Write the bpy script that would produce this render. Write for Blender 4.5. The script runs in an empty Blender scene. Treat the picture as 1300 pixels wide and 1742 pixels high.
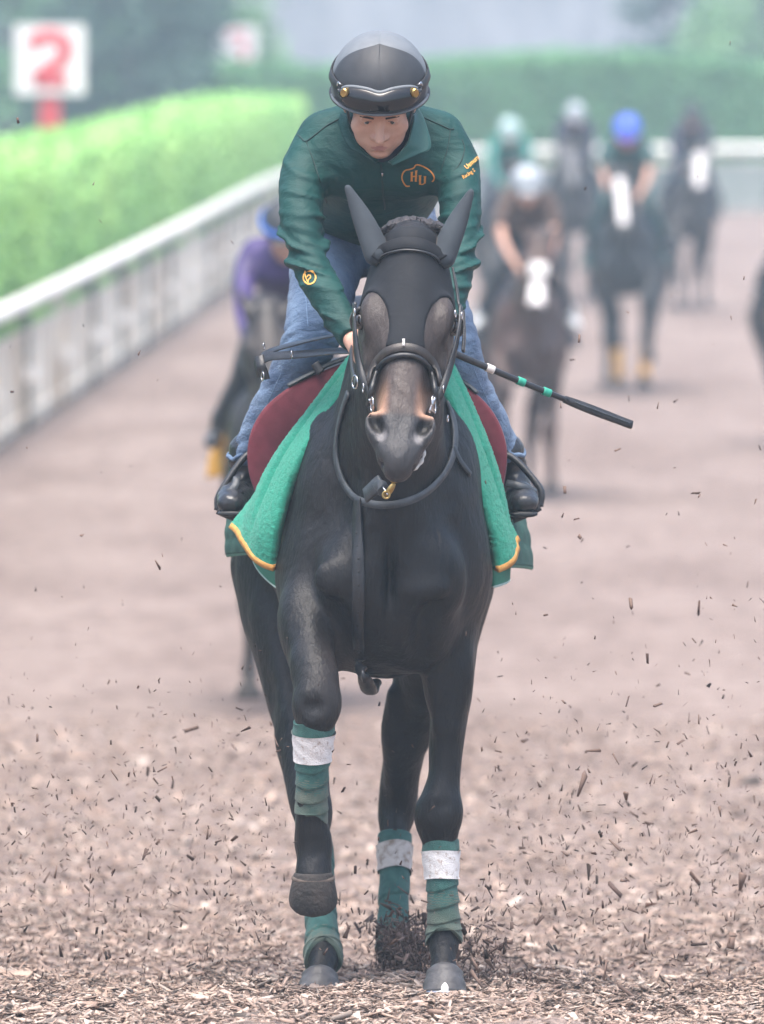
import bpy, math, random
import numpy as np
from mathutils import Vector, Matrix, Euler
from mathutils.bvhtree import BVHTree

SC = bpy.context.scene
COL = SC.collection
RNG = np.random.default_rng(7)
random.seed(7)

# ------------------------------------------------------------------ camera, sky, sun, exposure
CAM_Y, CAM_Z, FPX = -20.0, 2.39, 14400.0          # long lens 20 m in front of the leading horse
PITCH = math.atan(891.0 / FPX)
cd = bpy.data.cameras.new('camera')
cam = bpy.data.objects.new('camera', cd); COL.objects.link(cam)
cam.location = (0, CAM_Y, CAM_Z)
cam.rotation_euler = (math.pi / 2 - PITCH, 0, 0)
cd.sensor_fit = 'VERTICAL'; cd.sensor_height = 36.0; cd.sensor_width = 36.0
cd.lens = 36.0 * FPX / 1742.0
cd.clip_start = 0.5; cd.clip_end = 2000
cd.dof.use_dof = True; cd.dof.focus_distance = 19.75
cd.dof.aperture_fstop = cd.lens / 1000.0 / 0.060
cd.dof.aperture_blades = 0
SC.camera = cam

wd = bpy.data.worlds.new('World'); SC.world = wd; wd.use_nodes = True
nt = wd.node_tree; nt.nodes.clear()
sky = nt.nodes.new('ShaderNodeTexSky'); sky.sky_type = 'NISHITA'; sky.sun_disc = False
SUN_EL, SUN_AZ = math.radians(74), math.radians(195)   # high, a little behind the camera, veiled
sky.sun_elevation = SUN_EL; sky.sun_rotation = SUN_AZ
sky.air_density = 1.0; sky.dust_density = 6.0; sky.ozone_density = 1.0
hs = nt.nodes.new('ShaderNodeHueSaturation'); hs.inputs['Saturation'].default_value = 1.1
bg = nt.nodes.new('ShaderNodeBackground'); bg.inputs['Strength'].default_value = 0.15
wo = nt.nodes.new('ShaderNodeOutputWorld')
nt.links.new(sky.outputs[0], hs.inputs['Color']); nt.links.new(hs.outputs[0], bg.inputs['Color'])
nt.links.new(bg.outputs[0], wo.inputs['Surface'])

sl = bpy.data.lights.new('sun', 'SUN'); sl.energy = 1.5; sl.angle = math.radians(35); sl.color = (1.0, 0.995, 0.985)
sun = bpy.data.objects.new('sun', sl); COL.objects.link(sun)
sd = Vector((math.sin(SUN_AZ) * math.cos(SUN_EL), math.cos(SUN_AZ) * math.cos(SUN_EL), math.sin(SUN_EL)))
sun.rotation_euler = sd.to_track_quat('Z', 'Y').to_euler()
sun.location = (0, -5, 12)

SC.view_settings.view_transform = 'Standard'; SC.view_settings.look = 'None'
SC.view_settings.gamma = 1.0; SC.view_settings.use_curve_mapping = False
SC.view_settings.exposure = 1.50
SC.render.engine = 'CYCLES'
SC.cycles.use_denoising = True
try: SC.cycles.denoiser = 'OPENIMAGEDENOISE'
except Exception: pass
SC.cycles.max_bounces = 6; SC.cycles.diffuse_bounces = 3; SC.cycles.glossy_bounces = 3
SC.cycles.volume_bounces = 1; SC.cycles.transparent_max_bounces = 8
SC.cycles.caustics_reflective = False; SC.cycles.caustics_refractive = False

# ------------------------------------------------------------------ placing helpers
def P(px, py, y):
    """point at depth y seen at a pixel of the 1300x1742 photograph"""
    cx = (px - 650.0) / FPX; cy = (py - 871.0) / FPX
    f = (0, math.cos(PITCH), -math.sin(PITCH)); u = (0, math.sin(PITCH), math.cos(PITCH))
    d = Vector((cx, f[1] - cy * u[1], f[2] - cy * u[2]))
    t = (y - CAM_Y) / d.y
    return Vector((0, CAM_Y, CAM_Z)) + d * t

def ray_dir(px, py):
    return (P(px, py, 0) - Vector((0, CAM_Y, CAM_Z))).normalized()

def hit(bvh, px, py, y0=-3.0):
    o = P(px, py, y0); d = ray_dir(px, py)
    loc, nrm, idx, dist = bvh.ray_cast(o, d, 12)
    return loc, nrm

def ground_z(y):
    if y >= 0: return -1.27 * (1 - math.exp(-y / 15.0))
    return 0.0847 * 4 * (1 - math.exp(y / 4.0))

# ------------------------------------------------------------------ object helpers
def tag(o, label=None, cat=None, group=None, kind=None):
    if label: o['label'] = label
    if cat: o['category'] = cat
    if group: o['group'] = group
    if kind: o['kind'] = kind
    return o

def thing(name, label, cat, loc=(0, 0, 0), group=None):
    o = bpy.data.objects.new(name, None); COL.objects.link(o)
    o.location = loc; o.empty_display_size = 0.1
    return tag(o, label, cat, group)

def link(name, mesh, mat, parent=None):
    """link a mesh whose vertices are in world space; keep it there under its parent"""
    o = bpy.data.objects.new(name, mesh); COL.objects.link(o)
    if mat is not None and not mesh.materials: mesh.materials.append(mat)
    if parent is not None:
        o.parent = parent
        if parent.parent is None: o.matrix_parent_inverse = Matrix.Translation(-parent.location)
    return o

def mesh_np(name, V, F, smooth=True):
    V = np.asarray(V, dtype=np.float32); me = bpy.data.meshes.new(name)
    if isinstance(F, np.ndarray):
        n = F.shape[1]; nf = len(F)
        me.vertices.add(len(V)); me.vertices.foreach_set('co', V.ravel())
        me.loops.add(nf * n); me.loops.foreach_set('vertex_index', F.astype(np.int32).ravel())
        me.polygons.add(nf)
        me.polygons.foreach_set('loop_start', np.arange(0, nf * n, n, dtype=np.int32))
        me.polygons.foreach_set('loop_total', np.full(nf, n, dtype=np.int32))
        me.update(calc_edges=True); me.validate()
    else:
        me.from_pydata([tuple(map(float, v)) for v in V], [], F); me.update()
    if smooth: me.polygons.foreach_set('use_smooth', np.ones(len(me.polygons), dtype=bool))
    me.update()
    return me

class MB:
    """collects polygons, then one mesh"""
    def __init__(s): s.v = []; s.f = []
    def add(s, V, F):
        n = len(s.v); s.v += [tuple(v) for v in V]; s.f += [tuple(i + n for i in f) for f in F]
    def box(s, c, half, R=None):
        V = []
        for sx in (-1, 1):
            for sy in (-1, 1):
                for sz in (-1, 1):
                    p = Vector((sx * half[0], sy * half[1], sz * half[2]))
                    if R is not None: p = R @ p
                    V.append(Vector(c) + p)
        s.add(V, [(0, 1, 3, 2), (4, 6, 7, 5), (0, 4, 5, 1), (2, 3, 7, 6), (0, 2, 6, 4), (1, 5, 7, 3)])
    def mesh(s, name, smooth=False):
        me = bpy.data.meshes.new(name); me.from_pydata(s.v, [], s.f); me.update()
        if smooth: me.polygons.foreach_set('use_smooth', np.ones(len(me.polygons), dtype=bool))
        return me

def catmull(pts, n):
    """resample control rows (any width) with a Catmull-Rom spline into n rows"""
    A = np.array([list(p) for p in pts], dtype=float)
    if len(A) == 2:
        t = np.linspace(0, 1, n)[:, None]; return A[0] * (1 - t) + A[1] * t
    B = np.vstack([2 * A[0] - A[1], A, 2 * A[-1] - A[-2]])
    seg = len(A) - 1; out = []
    for t in np.linspace(0, seg, n):
        i = min(int(t), seg - 1); u = t - i
        p0, p1, p2, p3 = B[i], B[i + 1], B[i + 2], B[i + 3]
        out.append(0.5 * (2 * p1 + (p2 - p0) * u + (2 * p0 - 5 * p1 + 4 * p2 - p3) * u * u + (3 * p1 - p0 - 3 * p2 + p3) * u ** 3))
    return np.array(out)

def tube_mesh(pts, r, n=24, sides=8, closed=False, rad=None):
    C = catmull(list(pts) + [pts[0]], n + 1)[:-1] if closed else catmull(pts, n)
    N = len(C); V = []; F = []
    ref = Vector((0.3, 0.2, 1)).normalized()
    prev = None
    for i in range(N):
        a = C[(i - 1) % N] if (closed or i > 0) else C[i]
        b = C[(i + 1) % N] if (closed or i < N - 1) else C[i]
        t = Vector(b - a).normalized()
        if prev is None:
            u = t.cross(ref); u = u if u.length > 1e-4 else t.cross(Vector((1, 0, 0)))
        else: u = prev - t * prev.dot(t)
        u.normalize(); prev = u; w = t.cross(u)
        rr = r if rad is None else r * rad(i / (N - 1))
        for k in range(sides):
            an = 2 * math.pi * k / sides
            V.append(Vector(C[i]) + (u * math.cos(an) + w * math.sin(an)) * rr)
    for i in range(N if closed else N - 1):
        for k in range(sides):
            k2 = (k + 1) % sides; j = (i + 1) % N
            F.append((i * sides + k, i * sides + k2, j * sides + k2, j * sides + k))
    if not closed:
        F.append(tuple(range(sides - 1, -1, -1))); F.append(tuple((N - 1) * sides + k for k in range(sides)))
    me = bpy.data.meshes.new('tube'); me.from_pydata([tuple(v) for v in V], [], F); me.update()
    me.polygons.foreach_set('use_smooth', np.ones(len(me.polygons), dtype=bool))
    return me

def strap_mesh(pts, nrm, width, thick, n=40, wfun=None):
    """flat leather strap: centre points, surface normals, rounded rectangular section"""
    D = catmull([list(p) + list(q) for p, q in zip(pts, nrm)], n)
    V = []; F = []; prof = []
    for (a, b) in ((-1, -.4), (-.9, -1), (.9, -1), (1, -.4), (1, .4), (.9, 1), (-.9, 1), (-1, .4)): prof.append((a, b))
    S = len(prof)
    for i in range(n):
        a = D[max(i - 1, 0)][:3]; b = D[min(i + 1, n - 1)][:3]
        t = Vector(b - a).normalized(); nn = Vector(D[i][3:6]); nn = (nn - t * nn.dot(t)).normalized(); s = t.cross(nn)
        w = width * (wfun(i / (n - 1)) if wfun else 1)
        for (p, q) in prof: V.append(Vector(D[i][:3]) + s * (p * w / 2) + nn * (q * thick / 2))
    for i in range(n - 1):
        for k in range(S):
            k2 = (k + 1) % S
            F.append((i * S + k, i * S + k2, (i + 1) * S + k2, (i + 1) * S + k))
    F.append(tuple(range(S - 1, -1, -1))); F.append(tuple((n - 1) * S + k for k in range(S)))
    me = bpy.data.meshes.new('strap'); me.from_pydata([tuple(v) for v in V], [], F); me.update()
    me.polygons.foreach_set('use_smooth', np.ones(len(me.polygons), dtype=bool))
    return me

def bvh_of(*objs):
    V = []; F = []
    for me in objs:
        n = len(V); V += [v.co.copy() for v in me.vertices]
        F += [tuple(i + n for i in p.vertices) for p in me.polygons]
    return BVHTree.FromPolygons(V, F)

# ------------------------------------------------------------------ smooth distance fields -> one continuous skin
def _pts(F, sl):
    return [(F.lo[i] + F.h * np.arange(sl[i].start, sl[i].stop, dtype=np.float32)).reshape([-1 if j == i else 1 for j in range(3)]).astype(np.float32) for i in range(3)]

class Fld:
    def __init__(s, lo, hi, h):
        s.h = h; s.lo = np.array(lo, dtype=np.float32); s.n = [int((hi[i] - lo[i]) / h) + 2 for i in range(3)]
        s.F = np.full(s.n, 1.0, dtype=np.float32)
    def slc(s, lo, hi, pad):
        out = []
        for i in range(3):
            a = max(0, int((lo[i] - pad - s.lo[i]) / s.h)); b = min(s.n[i], int((hi[i] + pad - s.lo[i]) / s.h) + 2)
            if b <= a: return None
            out.append(slice(a, b))
        return tuple(out)
    def run(s, prims):
        for (lo, hi, fn, k, op) in prims:
            sl = s.slc(lo, hi, k + 3 * s.h)
            if sl is None: continue
            x, y, z = _pts(s, sl); d = fn(x, y, z); a = s.F[sl]
            if op == 'u':
                if k > 1e-6:
                    t = np.clip(.5 + .5 * (a - d) / k, 0, 1); s.F[sl] = a + (d - a) * t - k * t * (1 - t)
                else: s.F[sl] = np.minimum(a, d)
            elif op == 's':
                kk = max(k, 1e-5); t = np.clip(.5 - .5 * (a + d) / kk, 0, 1); s.F[sl] = a + (-d - a) * t + kk * t * (1 - t)
            elif op == 'd': s.F[sl] = a + d
        return s
    def grid(s): return _pts(s, tuple(slice(0, n) for n in s.n))
    def mesh(s, name, smooth=1):
        F = s.F; h = s.h; ins = F < 0
        cnt = np.zeros([n - 1 for n in s.n], dtype=np.int8)
        for dx in (0, 1):
            for dy in (0, 1):
                for dz in (0, 1):
                    cnt += ins[dx:s.n[0] - 1 + dx, dy:s.n[1] - 1 + dy, dz:s.n[2] - 1 + dz]
        act = (cnt > 0) & (cnt < 8)
        I = np.argwhere(act); idx = np.full(act.shape, -1, dtype=np.int32); idx[act] = np.arange(len(I))
        cor = [(0, 0, 0), (1, 0, 0), (0, 1, 0), (1, 1, 0), (0, 0, 1), (1, 0, 1), (0, 1, 1), (1, 1, 1)]
        val = np.stack([F[I[:, 0] + c[0], I[:, 1] + c[1], I[:, 2] + c[2]] for c in cor], 1)
        acc = np.zeros((len(I), 3)); num = np.zeros(len(I))
        for (a, b) in ((0, 1), (2, 3), (4, 5), (6, 7), (0, 2), (1, 3), (4, 6), (5, 7), (0, 4), (1, 5), (2, 6), (3, 7)):
            va, vb = val[:, a], val[:, b]; m = (va < 0) != (vb < 0)
            t = np.where(m, va / np.where(m, va - vb, 1), 0)
            ca, cb = np.array(cor[a], float), np.array(cor[b], float)
            acc += np.where(m[:, None], ca + (cb - ca) * t[:, None], 0); num += m
        V = (I + acc / num[:, None]) * h + s.lo
        Q = []
        for ax in range(3):
            o1, o2 = [(1, 2), (2, 0), (0, 1)][ax]
            a = [slice(0, n) for n in s.n]; b = list(a); a[ax] = slice(0, s.n[ax] - 1); b[ax] = slice(1, s.n[ax])
            A = ins[tuple(a)]; B = ins[tuple(b)]
            E = np.argwhere(A != B)
            E = E[(E[:, o1] > 0) & (E[:, o2] > 0) & (E[:, o1] < s.n[o1] - 1) & (E[:, o2] < s.n[o2] - 1)]
            def g(d1, d2):
                e = E.copy(); e[:, o1] += d1; e[:, o2] += d2; return idx[e[:, 0], e[:, 1], e[:, 2]]
            q = np.stack([g(-1, -1), g(0, -1), g(0, 0), g(-1, 0)], 1)
            fl = A[E[:, 0], E[:, 1], E[:, 2]]
            q[~fl] = q[~fl][:, ::-1]; Q.append(q)
        Q = np.vstack(Q); Q = Q[(Q >= 0).all(1)]
        for _ in range(smooth):
            e = np.vstack([Q[:, [0, 1]], Q[:, [1, 2]], Q[:, [2, 3]], Q[:, [3, 0]]])
            deg = np.bincount(e.ravel(), minlength=len(V)); S = np.zeros_like(V)
            for c in range(3):
                S[:, c] = np.bincount(e[:, 0], V[e[:, 1], c], len(V)) + np.bincount(e[:, 1], V[e[:, 0], c], len(V))
            V = V * .5 + .5 * S / np.maximum(deg, 1)[:, None]
        return mesh_np(name, V, Q)

def _ell(du, dv, dw, ru, rv, rw):
    a, b, c = du / ru, dv / rv, dw / rw
    k0 = np.sqrt(a * a + b * b + c * c) + 1e-6
    k1 = np.sqrt((a / ru) ** 2 + (b / rv) ** 2 + (c / rw) ** 2) + 1e-6
    return k0 * (k0 - 1) / k1

def ell(c, r, k=.02, op='u', ax=None):
    """ellipsoid; ax = three axis vectors"""
    c = [float(v) for v in c]
    X = [Vector(v) for v in ax] if ax else [Vector((1, 0, 0)), Vector((0, 1, 0)), Vector((0, 0, 1))]
    ext = [sum(abs(X[j][i]) * r[j] for j in range(3)) for i in range(3)]
    lo = [c[i] - ext[i] for i in range(3)]; hi = [c[i] + ext[i] for i in range(3)]
    def fn(x, y, z):
        x, y, z = x - c[0], y - c[1], z - c[2]
        d = [x * X[j][0] + y * X[j][1] + z * X[j][2] for j in range(3)]
        return _ell(d[0], d[1], d[2], *r)
    return (lo, hi, fn, k, op)

def ecaps(a, b, ra, rb, u=(1, 0, 0), k=0.0, op='u'):
    a, b = Vector(a[:3]), Vector(b[:3]); ab = b - a; L2 = max(ab.length_squared, 1e-9); t_ = ab.normalized()
    u = Vector(u); u = (u - t_ * u.dot(t_)).normalized(); w = t_.cross(u)
    R = max(ra + rb); lo = [min(a[i], b[i]) - R for i in range(3)]; hi = [max(a[i], b[i]) + R for i in range(3)]
    a = [float(v) for v in a]
    def fn(x, y, z):
        x, y, z = x - a[0], y - a[1], z - a[2]
        t = np.clip((x * ab[0] + y * ab[1] + z * ab[2]) / L2, 0, 1)
        x, y, z = x - t * ab[0], y - t * ab[1], z - t * ab[2]
        ru = ra[0] + (rb[0] - ra[0]) * t; rw = ra[1] + (rb[1] - ra[1]) * t
        return _ell(x * u[0] + y * u[1] + z * u[2], x * w[0] + y * w[1] + z * w[2],
                    x * t_[0] + y * t_[1] + z * t_[2], ru, rw, np.minimum(ru, rw))
    return (lo, hi, fn, k, op)

def chain(rows, u=(1, 0, 0), k=.03, n=None, op='u'):
    """rows of (point, ru, rw): one smooth limb"""
    ctl = [list(p) + [ru, rw] for (p, ru, rw) in rows]
    C = catmull(ctl, n or (len(rows) - 1) * 6 + 1)
    segs = [ecaps(Vector(C[i][:3]), Vector(C[i + 1][:3]), (max(C[i][3], .002), max(C[i][4], .002)), (max(C[i + 1][3], .002), max(C[i + 1][4], .002)), u) for i in range(len(C) - 1)]
    lo = [min(s[0][i] for s in segs) for i in range(3)]; hi = [max(s[1][i] for s in segs) for i in range(3)]
    def fn(x, y, z):
        xs, ys, zs = x.ravel(), y.ravel(), z.ravel()
        F = np.full((len(xs), len(ys), len(zs)), 1.0, dtype=np.float32); pad = k + .03
        for (l, h_, f, _, _) in segs:
            ia = [np.searchsorted(v, l[i] - pad) for i, v in enumerate((xs, ys, zs))]
            ib = [np.searchsorted(v, h_[i] + pad) for i, v in enumerate((xs, ys, zs))]
            if any(ib[i] <= ia[i] for i in range(3)): continue
            sl = tuple(slice(ia[i], ib[i]) for i in range(3))
            d = f(x[ia[0]:ib[0]], y[:, ia[1]:ib[1]], z[:, :, ia[2]:ib[2]])
            F[sl] = np.minimum(F[sl], d)
        return F
    return (lo, hi, fn, k, op)

def ripple(lo, hi, amp, fn):
    return (lo, hi, lambda x, y, z: amp * fn(x, y, z), 0.0, 'd')

def wobble(x, y, z, f, seed=0):
    r = np.random.default_rng(seed); out = 0
    for i in range(5):
        d = r.normal(size=3); d /= np.linalg.norm(d); p = r.uniform(0, 6.28); ff = f * (0.7 + .25 * i)
        out = out + np.sin((x * d[0] + y * d[1] + z * d[2]) * ff + p) / 2.2
    return out

# ------------------------------------------------------------------ materials
def mat(name, c1, c2=None, scale=20.0, rough=.6, bump=0.0, bscale=None, spec=.5, metal=0.0, sheen=0.0, coat=0.0,
        detail=5.0, stretch=None, lo=.35, hi=.65, rvar=0.0, trans=0.0, world=False):
    m = bpy.data.materials.new(name); m.use_nodes = True; t = m.node_tree; N = t.nodes; L = t.links
    b = N['Principled BSDF']
    b.inputs['Roughness'].default_value = rough; b.inputs['Metallic'].default_value = metal
    b.inputs['Specular IOR Level'].default_value = spec
    b.inputs['Sheen Weight'].default_value = sheen; b.inputs['Sheen Roughness'].default_value = .4
    b.inputs['Coat Weight'].default_value = coat; b.inputs['Coat Roughness'].default_value = .08
    b.inputs['Transmission Weight'].default_value = trans
    c2 = c2 or tuple(v * .75 for v in c1)
    tc = N.new('ShaderNodeTexCoord'); mp = N.new('ShaderNodeMapping')
    if world: tc = N.new('ShaderNodeNewGeometry')
    L.new(tc.outputs['Position' if world else 'Object'], mp.inputs['Vector'])
    if stretch: mp.inputs['Scale'].default_value = stretch
    no = N.new('ShaderNodeTexNoise'); no.inputs['Scale'].default_value = scale; no.inputs['Detail'].default_value = detail
    L.new(mp.outputs[0], no.inputs['Vector'])
    rp = N.new('ShaderNodeValToRGB'); e = rp.color_ramp.elements
    e[0].position = lo; e[1].position = hi; e[0].color = (*c2, 1); e[1].color = (*c1, 1)
    L.new(no.outputs['Fac'], rp.inputs['Fac']); L.new(rp.outputs[0], b.inputs['Base Color'])
    if rvar:
        mr = N.new('ShaderNodeMapRange'); mr.inputs[3].default_value = max(0, rough - rvar); mr.inputs[4].default_value = min(1, rough + rvar)
        L.new(no.outputs['Fac'], mr.inputs[0]); L.new(mr.outputs[0], b.inputs['Roughness'])
    if bump:
        n2 = N.new('ShaderNodeTexNoise'); n2.inputs['Scale'].default_value = bscale or scale * 3; n2.inputs['Detail'].default_value = 6
        L.new(mp.outputs[0], n2.inputs['Vector'])
        bp = N.new('ShaderNodeBump'); bp.inputs['Strength'].default_value = bump; bp.inputs['Distance'].default_value = .01
        L.new(n2.outputs['Fac'], bp.inputs['Height']); L.new(bp.outputs[0], b.inputs['Normal'])
    m['bsdf'] = b.name
    return m

def coat_marked(name):
    """the leading horse's hide: near-black coat, tan hair on the nose sides, bare dark muzzle, from markings stored on the skin, plus painted shade in the nostril hollows"""
    m = mat(name, (.0110, .0108, .0120), (.0040, .0043, .0054), 6, .48, .14, 700, spec=.28, sheen=.0, stretch=(1, 1, .22), rvar=.10)
    t = m.node_tree; N = t.nodes; L = t.links; b = N['Principled BSDF']
    src = b.inputs['Base Color'].links[0].from_socket
    tc = N.new('ShaderNodeTexCoord'); no = N.new('ShaderNodeTexNoise'); no.inputs['Scale'].default_value = 160; no.inputs['Detail'].default_value = 4
    L.new(tc.outputs['Object'], no.inputs['Vector'])
    for at, c in (('brown', (.062, .049, .045)), ('tan', (.34, .20, .135)), ('muzzle', (.034, .034, .037)), ('lining', (.15, .145, .15)), ('hole_shade', (.004, .0035, .0035))):
        a = N.new('ShaderNodeAttribute'); a.attribute_name = at
        ad = N.new('ShaderNodeMath'); ad.operation = 'MULTIPLY_ADD'; ad.inputs[1].default_value = .5; ad.inputs[2].default_value = -.25
        L.new(no.outputs['Fac'], ad.inputs[0])
        sm = N.new('ShaderNodeMath'); sm.operation = 'ADD'; sm.use_clamp = True; L.new(a.outputs['Fac'], sm.inputs[0])
        mu = N.new('ShaderNodeMath'); mu.operation = 'MULTIPLY'; L.new(ad.outputs[0], mu.inputs[0]); L.new(a.outputs['Fac'], mu.inputs[1]); L.new(mu.outputs[0], sm.inputs[1])
        x = N.new('ShaderNodeMix'); x.data_type = 'RGBA'; L.new(sm.outputs[0], x.inputs[0]); L.new(src, x.inputs[6]); x.inputs[7].default_value = (*c, 1); src = x.outputs[2]
    L.new(src, b.inputs['Base Color'])
    # short hair lying down the limbs, and loose skin rippling over the muscle
    prev = b.inputs['Normal'].links[0].from_socket
    for sc, st, stv, dist, det in ((150, (1, 1, .22), .42, .006, 5), (34, (1, 1, .55), .26, .012, 3), (11, (1, 1, .8), .35, .03, 2)):
        mp = N.new('ShaderNodeMapping'); mp.inputs['Scale'].default_value = st; L.new(tc.outputs['Object'], mp.inputs['Vector'])
        n2 = N.new('ShaderNodeTexNoise'); n2.inputs['Scale'].default_value = sc; n2.inputs['Detail'].default_value = det; n2.inputs['Distortion'].default_value = .6; L.new(mp.outputs[0], n2.inputs['Vector'])
        bp = N.new('ShaderNodeBump'); bp.inputs['Strength'].default_value = stv; bp.inputs['Distance'].default_value = dist
        L.new(n2.outputs['Fac'], bp.inputs['Height']); L.new(prev, bp.inputs['Normal']); prev = bp.outputs[0]
    L.new(prev, b.inputs['Normal'])
    return m

def weave(m, scale=900, strength=.15):
    """fine twill relief on cloth"""
    t = m.node_tree; N = t.nodes; L = t.links; b = N['Principled BSDF']
    tc = N.new('ShaderNodeTexCoord'); w = N.new('ShaderNodeTexWave'); w.inputs['Scale'].default_value = scale / 6.28; w.bands_direction = 'DIAGONAL'
    w.inputs['Distortion'].default_value = 1.5
    L.new(tc.outputs['Object'], w.inputs['Vector'])
    bp = N.new('ShaderNodeBump'); bp.inputs['Strength'].default_value = strength; bp.inputs['Distance'].default_value = .002
    L.new(w.outputs['Fac'], bp.inputs['Height'])
    if b.inputs['Normal'].links: L.new(b.inputs['Normal'].links[0].from_socket, bp.inputs['Normal'])
    L.new(bp.outputs[0], b.inputs['Normal'])
    return m

def creases(m, rows):
    """layered relief: rows of noise scale, stretch, strength, depth, distortion"""
    t = m.node_tree; N = t.nodes; L = t.links; b = N['Principled BSDF']; tc = N.new('ShaderNodeTexCoord')
    prev = b.inputs['Normal'].links[0].from_socket if b.inputs['Normal'].links else None
    for sc, st, stv, dist, dis in rows:
        mp = N.new('ShaderNodeMapping'); mp.inputs['Scale'].default_value = st; L.new(tc.outputs['Object'], mp.inputs['Vector'])
        n2 = N.new('ShaderNodeTexNoise'); n2.inputs['Scale'].default_value = sc; n2.inputs['Detail'].default_value = 3; n2.inputs['Distortion'].default_value = dis; L.new(mp.outputs[0], n2.inputs['Vector'])
        bp = N.new('ShaderNodeBump'); bp.inputs['Strength'].default_value = stv; bp.inputs['Distance'].default_value = dist
        L.new(n2.outputs['Fac'], bp.inputs['Height'])
        if prev is not None: L.new(prev, bp.inputs['Normal'])
        prev = bp.outputs[0]
    L.new(prev, b.inputs['Normal'])
    return m

MT = {}
MT['coat'] = mat('coat_black_brown', (.020, .017, .017), (.011, .010, .011), 9, .42, .12, 420, spec=.45, sheen=.15, stretch=(1, 1, .35))
MT['coat_lead'] = coat_marked('leading_horse_hide')
MT['coat_dark'] = mat('coat_dark_bay', (.030, .022, .018), (.014, .011, .010), 6, .45, 0, spec=.4)
MT['coat_chestnut'] = mat('coat_chestnut', (.060, .027, .017), (.032, .015, .011), 6, .5, 0, spec=.4)
MT['coat_black'] = mat('coat_black', (.014, .015, .016), (.009, .010, .011), 6, .5, 0, spec=.4)
MT['coat_grey'] = mat('coat_grey', (.20, .20, .21), (.08, .08, .085), 5, .55, 0, spec=.3)
MT['coat_white'] = mat('white_marking', (.75, .73, .72), (.6, .58, .57), 14, .6, 0)
MT['nose_tan'] = mat('tan_hair', (.30, .17, .11), (.13, .08, .06), 30, .6, .1, 500, lo=.2, hi=.6)
MT['muzzle'] = mat('muzzle_skin', (.040, .042, .046), (.022, .023, .026), 22, .48, .25, 260, spec=.4)
MT['nostril'] = mat('nostril_dark', (.012, .010, .010), None, 30, .6)
MT['nostril_in'] = mat('nostril_lining', (.13, .12, .125), (.07, .065, .07), 60, .35)
MT['hood'] = weave(mat('hood_fabric', (.017, .019, .023), (.012, .0135, .0165), 12, .70, .08, 700, spec=.14, sheen=.0), 1600, .03)
MT['ear'] = weave(mat('ear_fabric_sheen', (.042, .052, .062), (.030, .037, .045), 14, .75, .05, 700, spec=.2, sheen=.05), 1600, .03)  # paler than the hood: sky reflected on the lycra, put into the colour
MT['leather'] = mat('black_leather', (.018, .020, .024), (.010, .011, .013), 40, .36, .2, 350, spec=.5)
MT['leather_grey'] = mat('worn_grey_leather', (.055, .066, .076), (.03, .036, .042), 40, .45, .2, 350)
MT['leather_brown'] = mat('brown_black_leather', (.040, .032, .028), (.02, .017, .015), 40, .4, .2, 350)
MT['steel'] = mat('bright_steel', (.50, .51, .53), (.36, .36, .38), 60, .25, metal=1.0)
MT['brass'] = mat('brass', (.55, .40, .16), (.35, .24, .09), 60, .3, metal=1.0)
MT['hoof'] = mat('hoof_horn', (.085, .083, .086), (.040, .037, .036), 22, .5, .25, 90, stretch=(1, 1, .2), rvar=.1)
MT['hoof_dusty'] = mat('dusty_hoof_horn', (.040, .033, .029), (.014, .013, .013), 26, .85, .4, 120)
MT['bandage'] = mat('green_bandage', (.044, .135, .118), (.030, .100, .088), 60, .95, .5, 420, sheen=.1)
MT['bandage_dirty'] = mat('muddied_green_bandage', (.120, .145, .115), (.058, .108, .088), 22, .95, .5, 420, sheen=.1)
MT['tape'] = mat('white_tape', (.70, .69, .685), (.36, .28, .235), 95, .9, .4, 300, lo=.27, hi=.44)
MT['tape_dirty'] = mat('soiled_white_tape', (.50, .47, .44), (.27, .22, .18), 60, .85, .3, 300, lo=.3, hi=.55)
MT['towel'] = mat('green_terry', (.036, .34, .235), (.020, .25, .17), 150, 1.0, .6, 420, sheen=.15, lo=.25, hi=.75)
MT['binding'] = mat('yellow_binding', (.55, .29, .075), (.42, .20, .05), 60, .8, .4, 300)
MT['pad'] = mat('dark_green_quilt', (.020, .095, .07), (.012, .065, .05), 26, .85, .3, 300, sheen=.0)
MT['undercloth'] = mat('green_undercloth', (.016, .17, .105), (.012, .12, .08), 26, .8, .2, 300)
MT['trim'] = mat('pale_piping', (.42, .56, .52), (.30, .44, .40), 60, .7)
MT['flap'] = mat('maroon_suede', (.150, .021, .036), (.118, .015, .027), 34, .8, .15, 500, sheen=.08)
MT['jacket'] = weave(mat('dark_green_softshell', (.0060, .054, .049), (.0042, .040, .037), 9, .60, .22, 420, spec=.27, sheen=.0), 1100, .03)
MT['jacket_in'] = mat('jacket_collar_lining', (.020, .115, .100), (.015, .09, .08), 14, .6, .1, 260, sheen=.3)
MT['seam'] = mat('dark_seam_thread', (.006, .030, .028), None, 60, .7)
MT['neckwarmer'] = mat('navy_undershirt', (.018, .022, .045), (.012, .014, .03), 30, .9, .2, 400)
MT['jeans'] = mat('blue_denim', (.150, .230, .345), (.045, .085, .165), 12, .92, .5, 420, sheen=.1, lo=.3, hi=.7, detail=9)
MT['stitch'] = mat('pale_denim_seam', (.20, .30, .44), (.12, .2, .32), 200, .9)
MT['boot'] = mat('black_boot_leather', (.022, .024, .028), (.012, .013, .016), 20, .30, .25, 120, spec=.5, rvar=.12)
MT['skin'] = mat('skin', (.60, .365, .275), (.50, .275, .20), 26, .46, .12, 420, spec=.4)
MT['lips'] = mat('lips', (.50, .25, .215), (.43, .20, .175), 30, .42, spec=.4)
MT['mane'] = mat('dark_brown_mane', (.038, .032, .033), (.010, .009, .010), 150, .55, .8, 240, stretch=(1, .25, .25))
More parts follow.
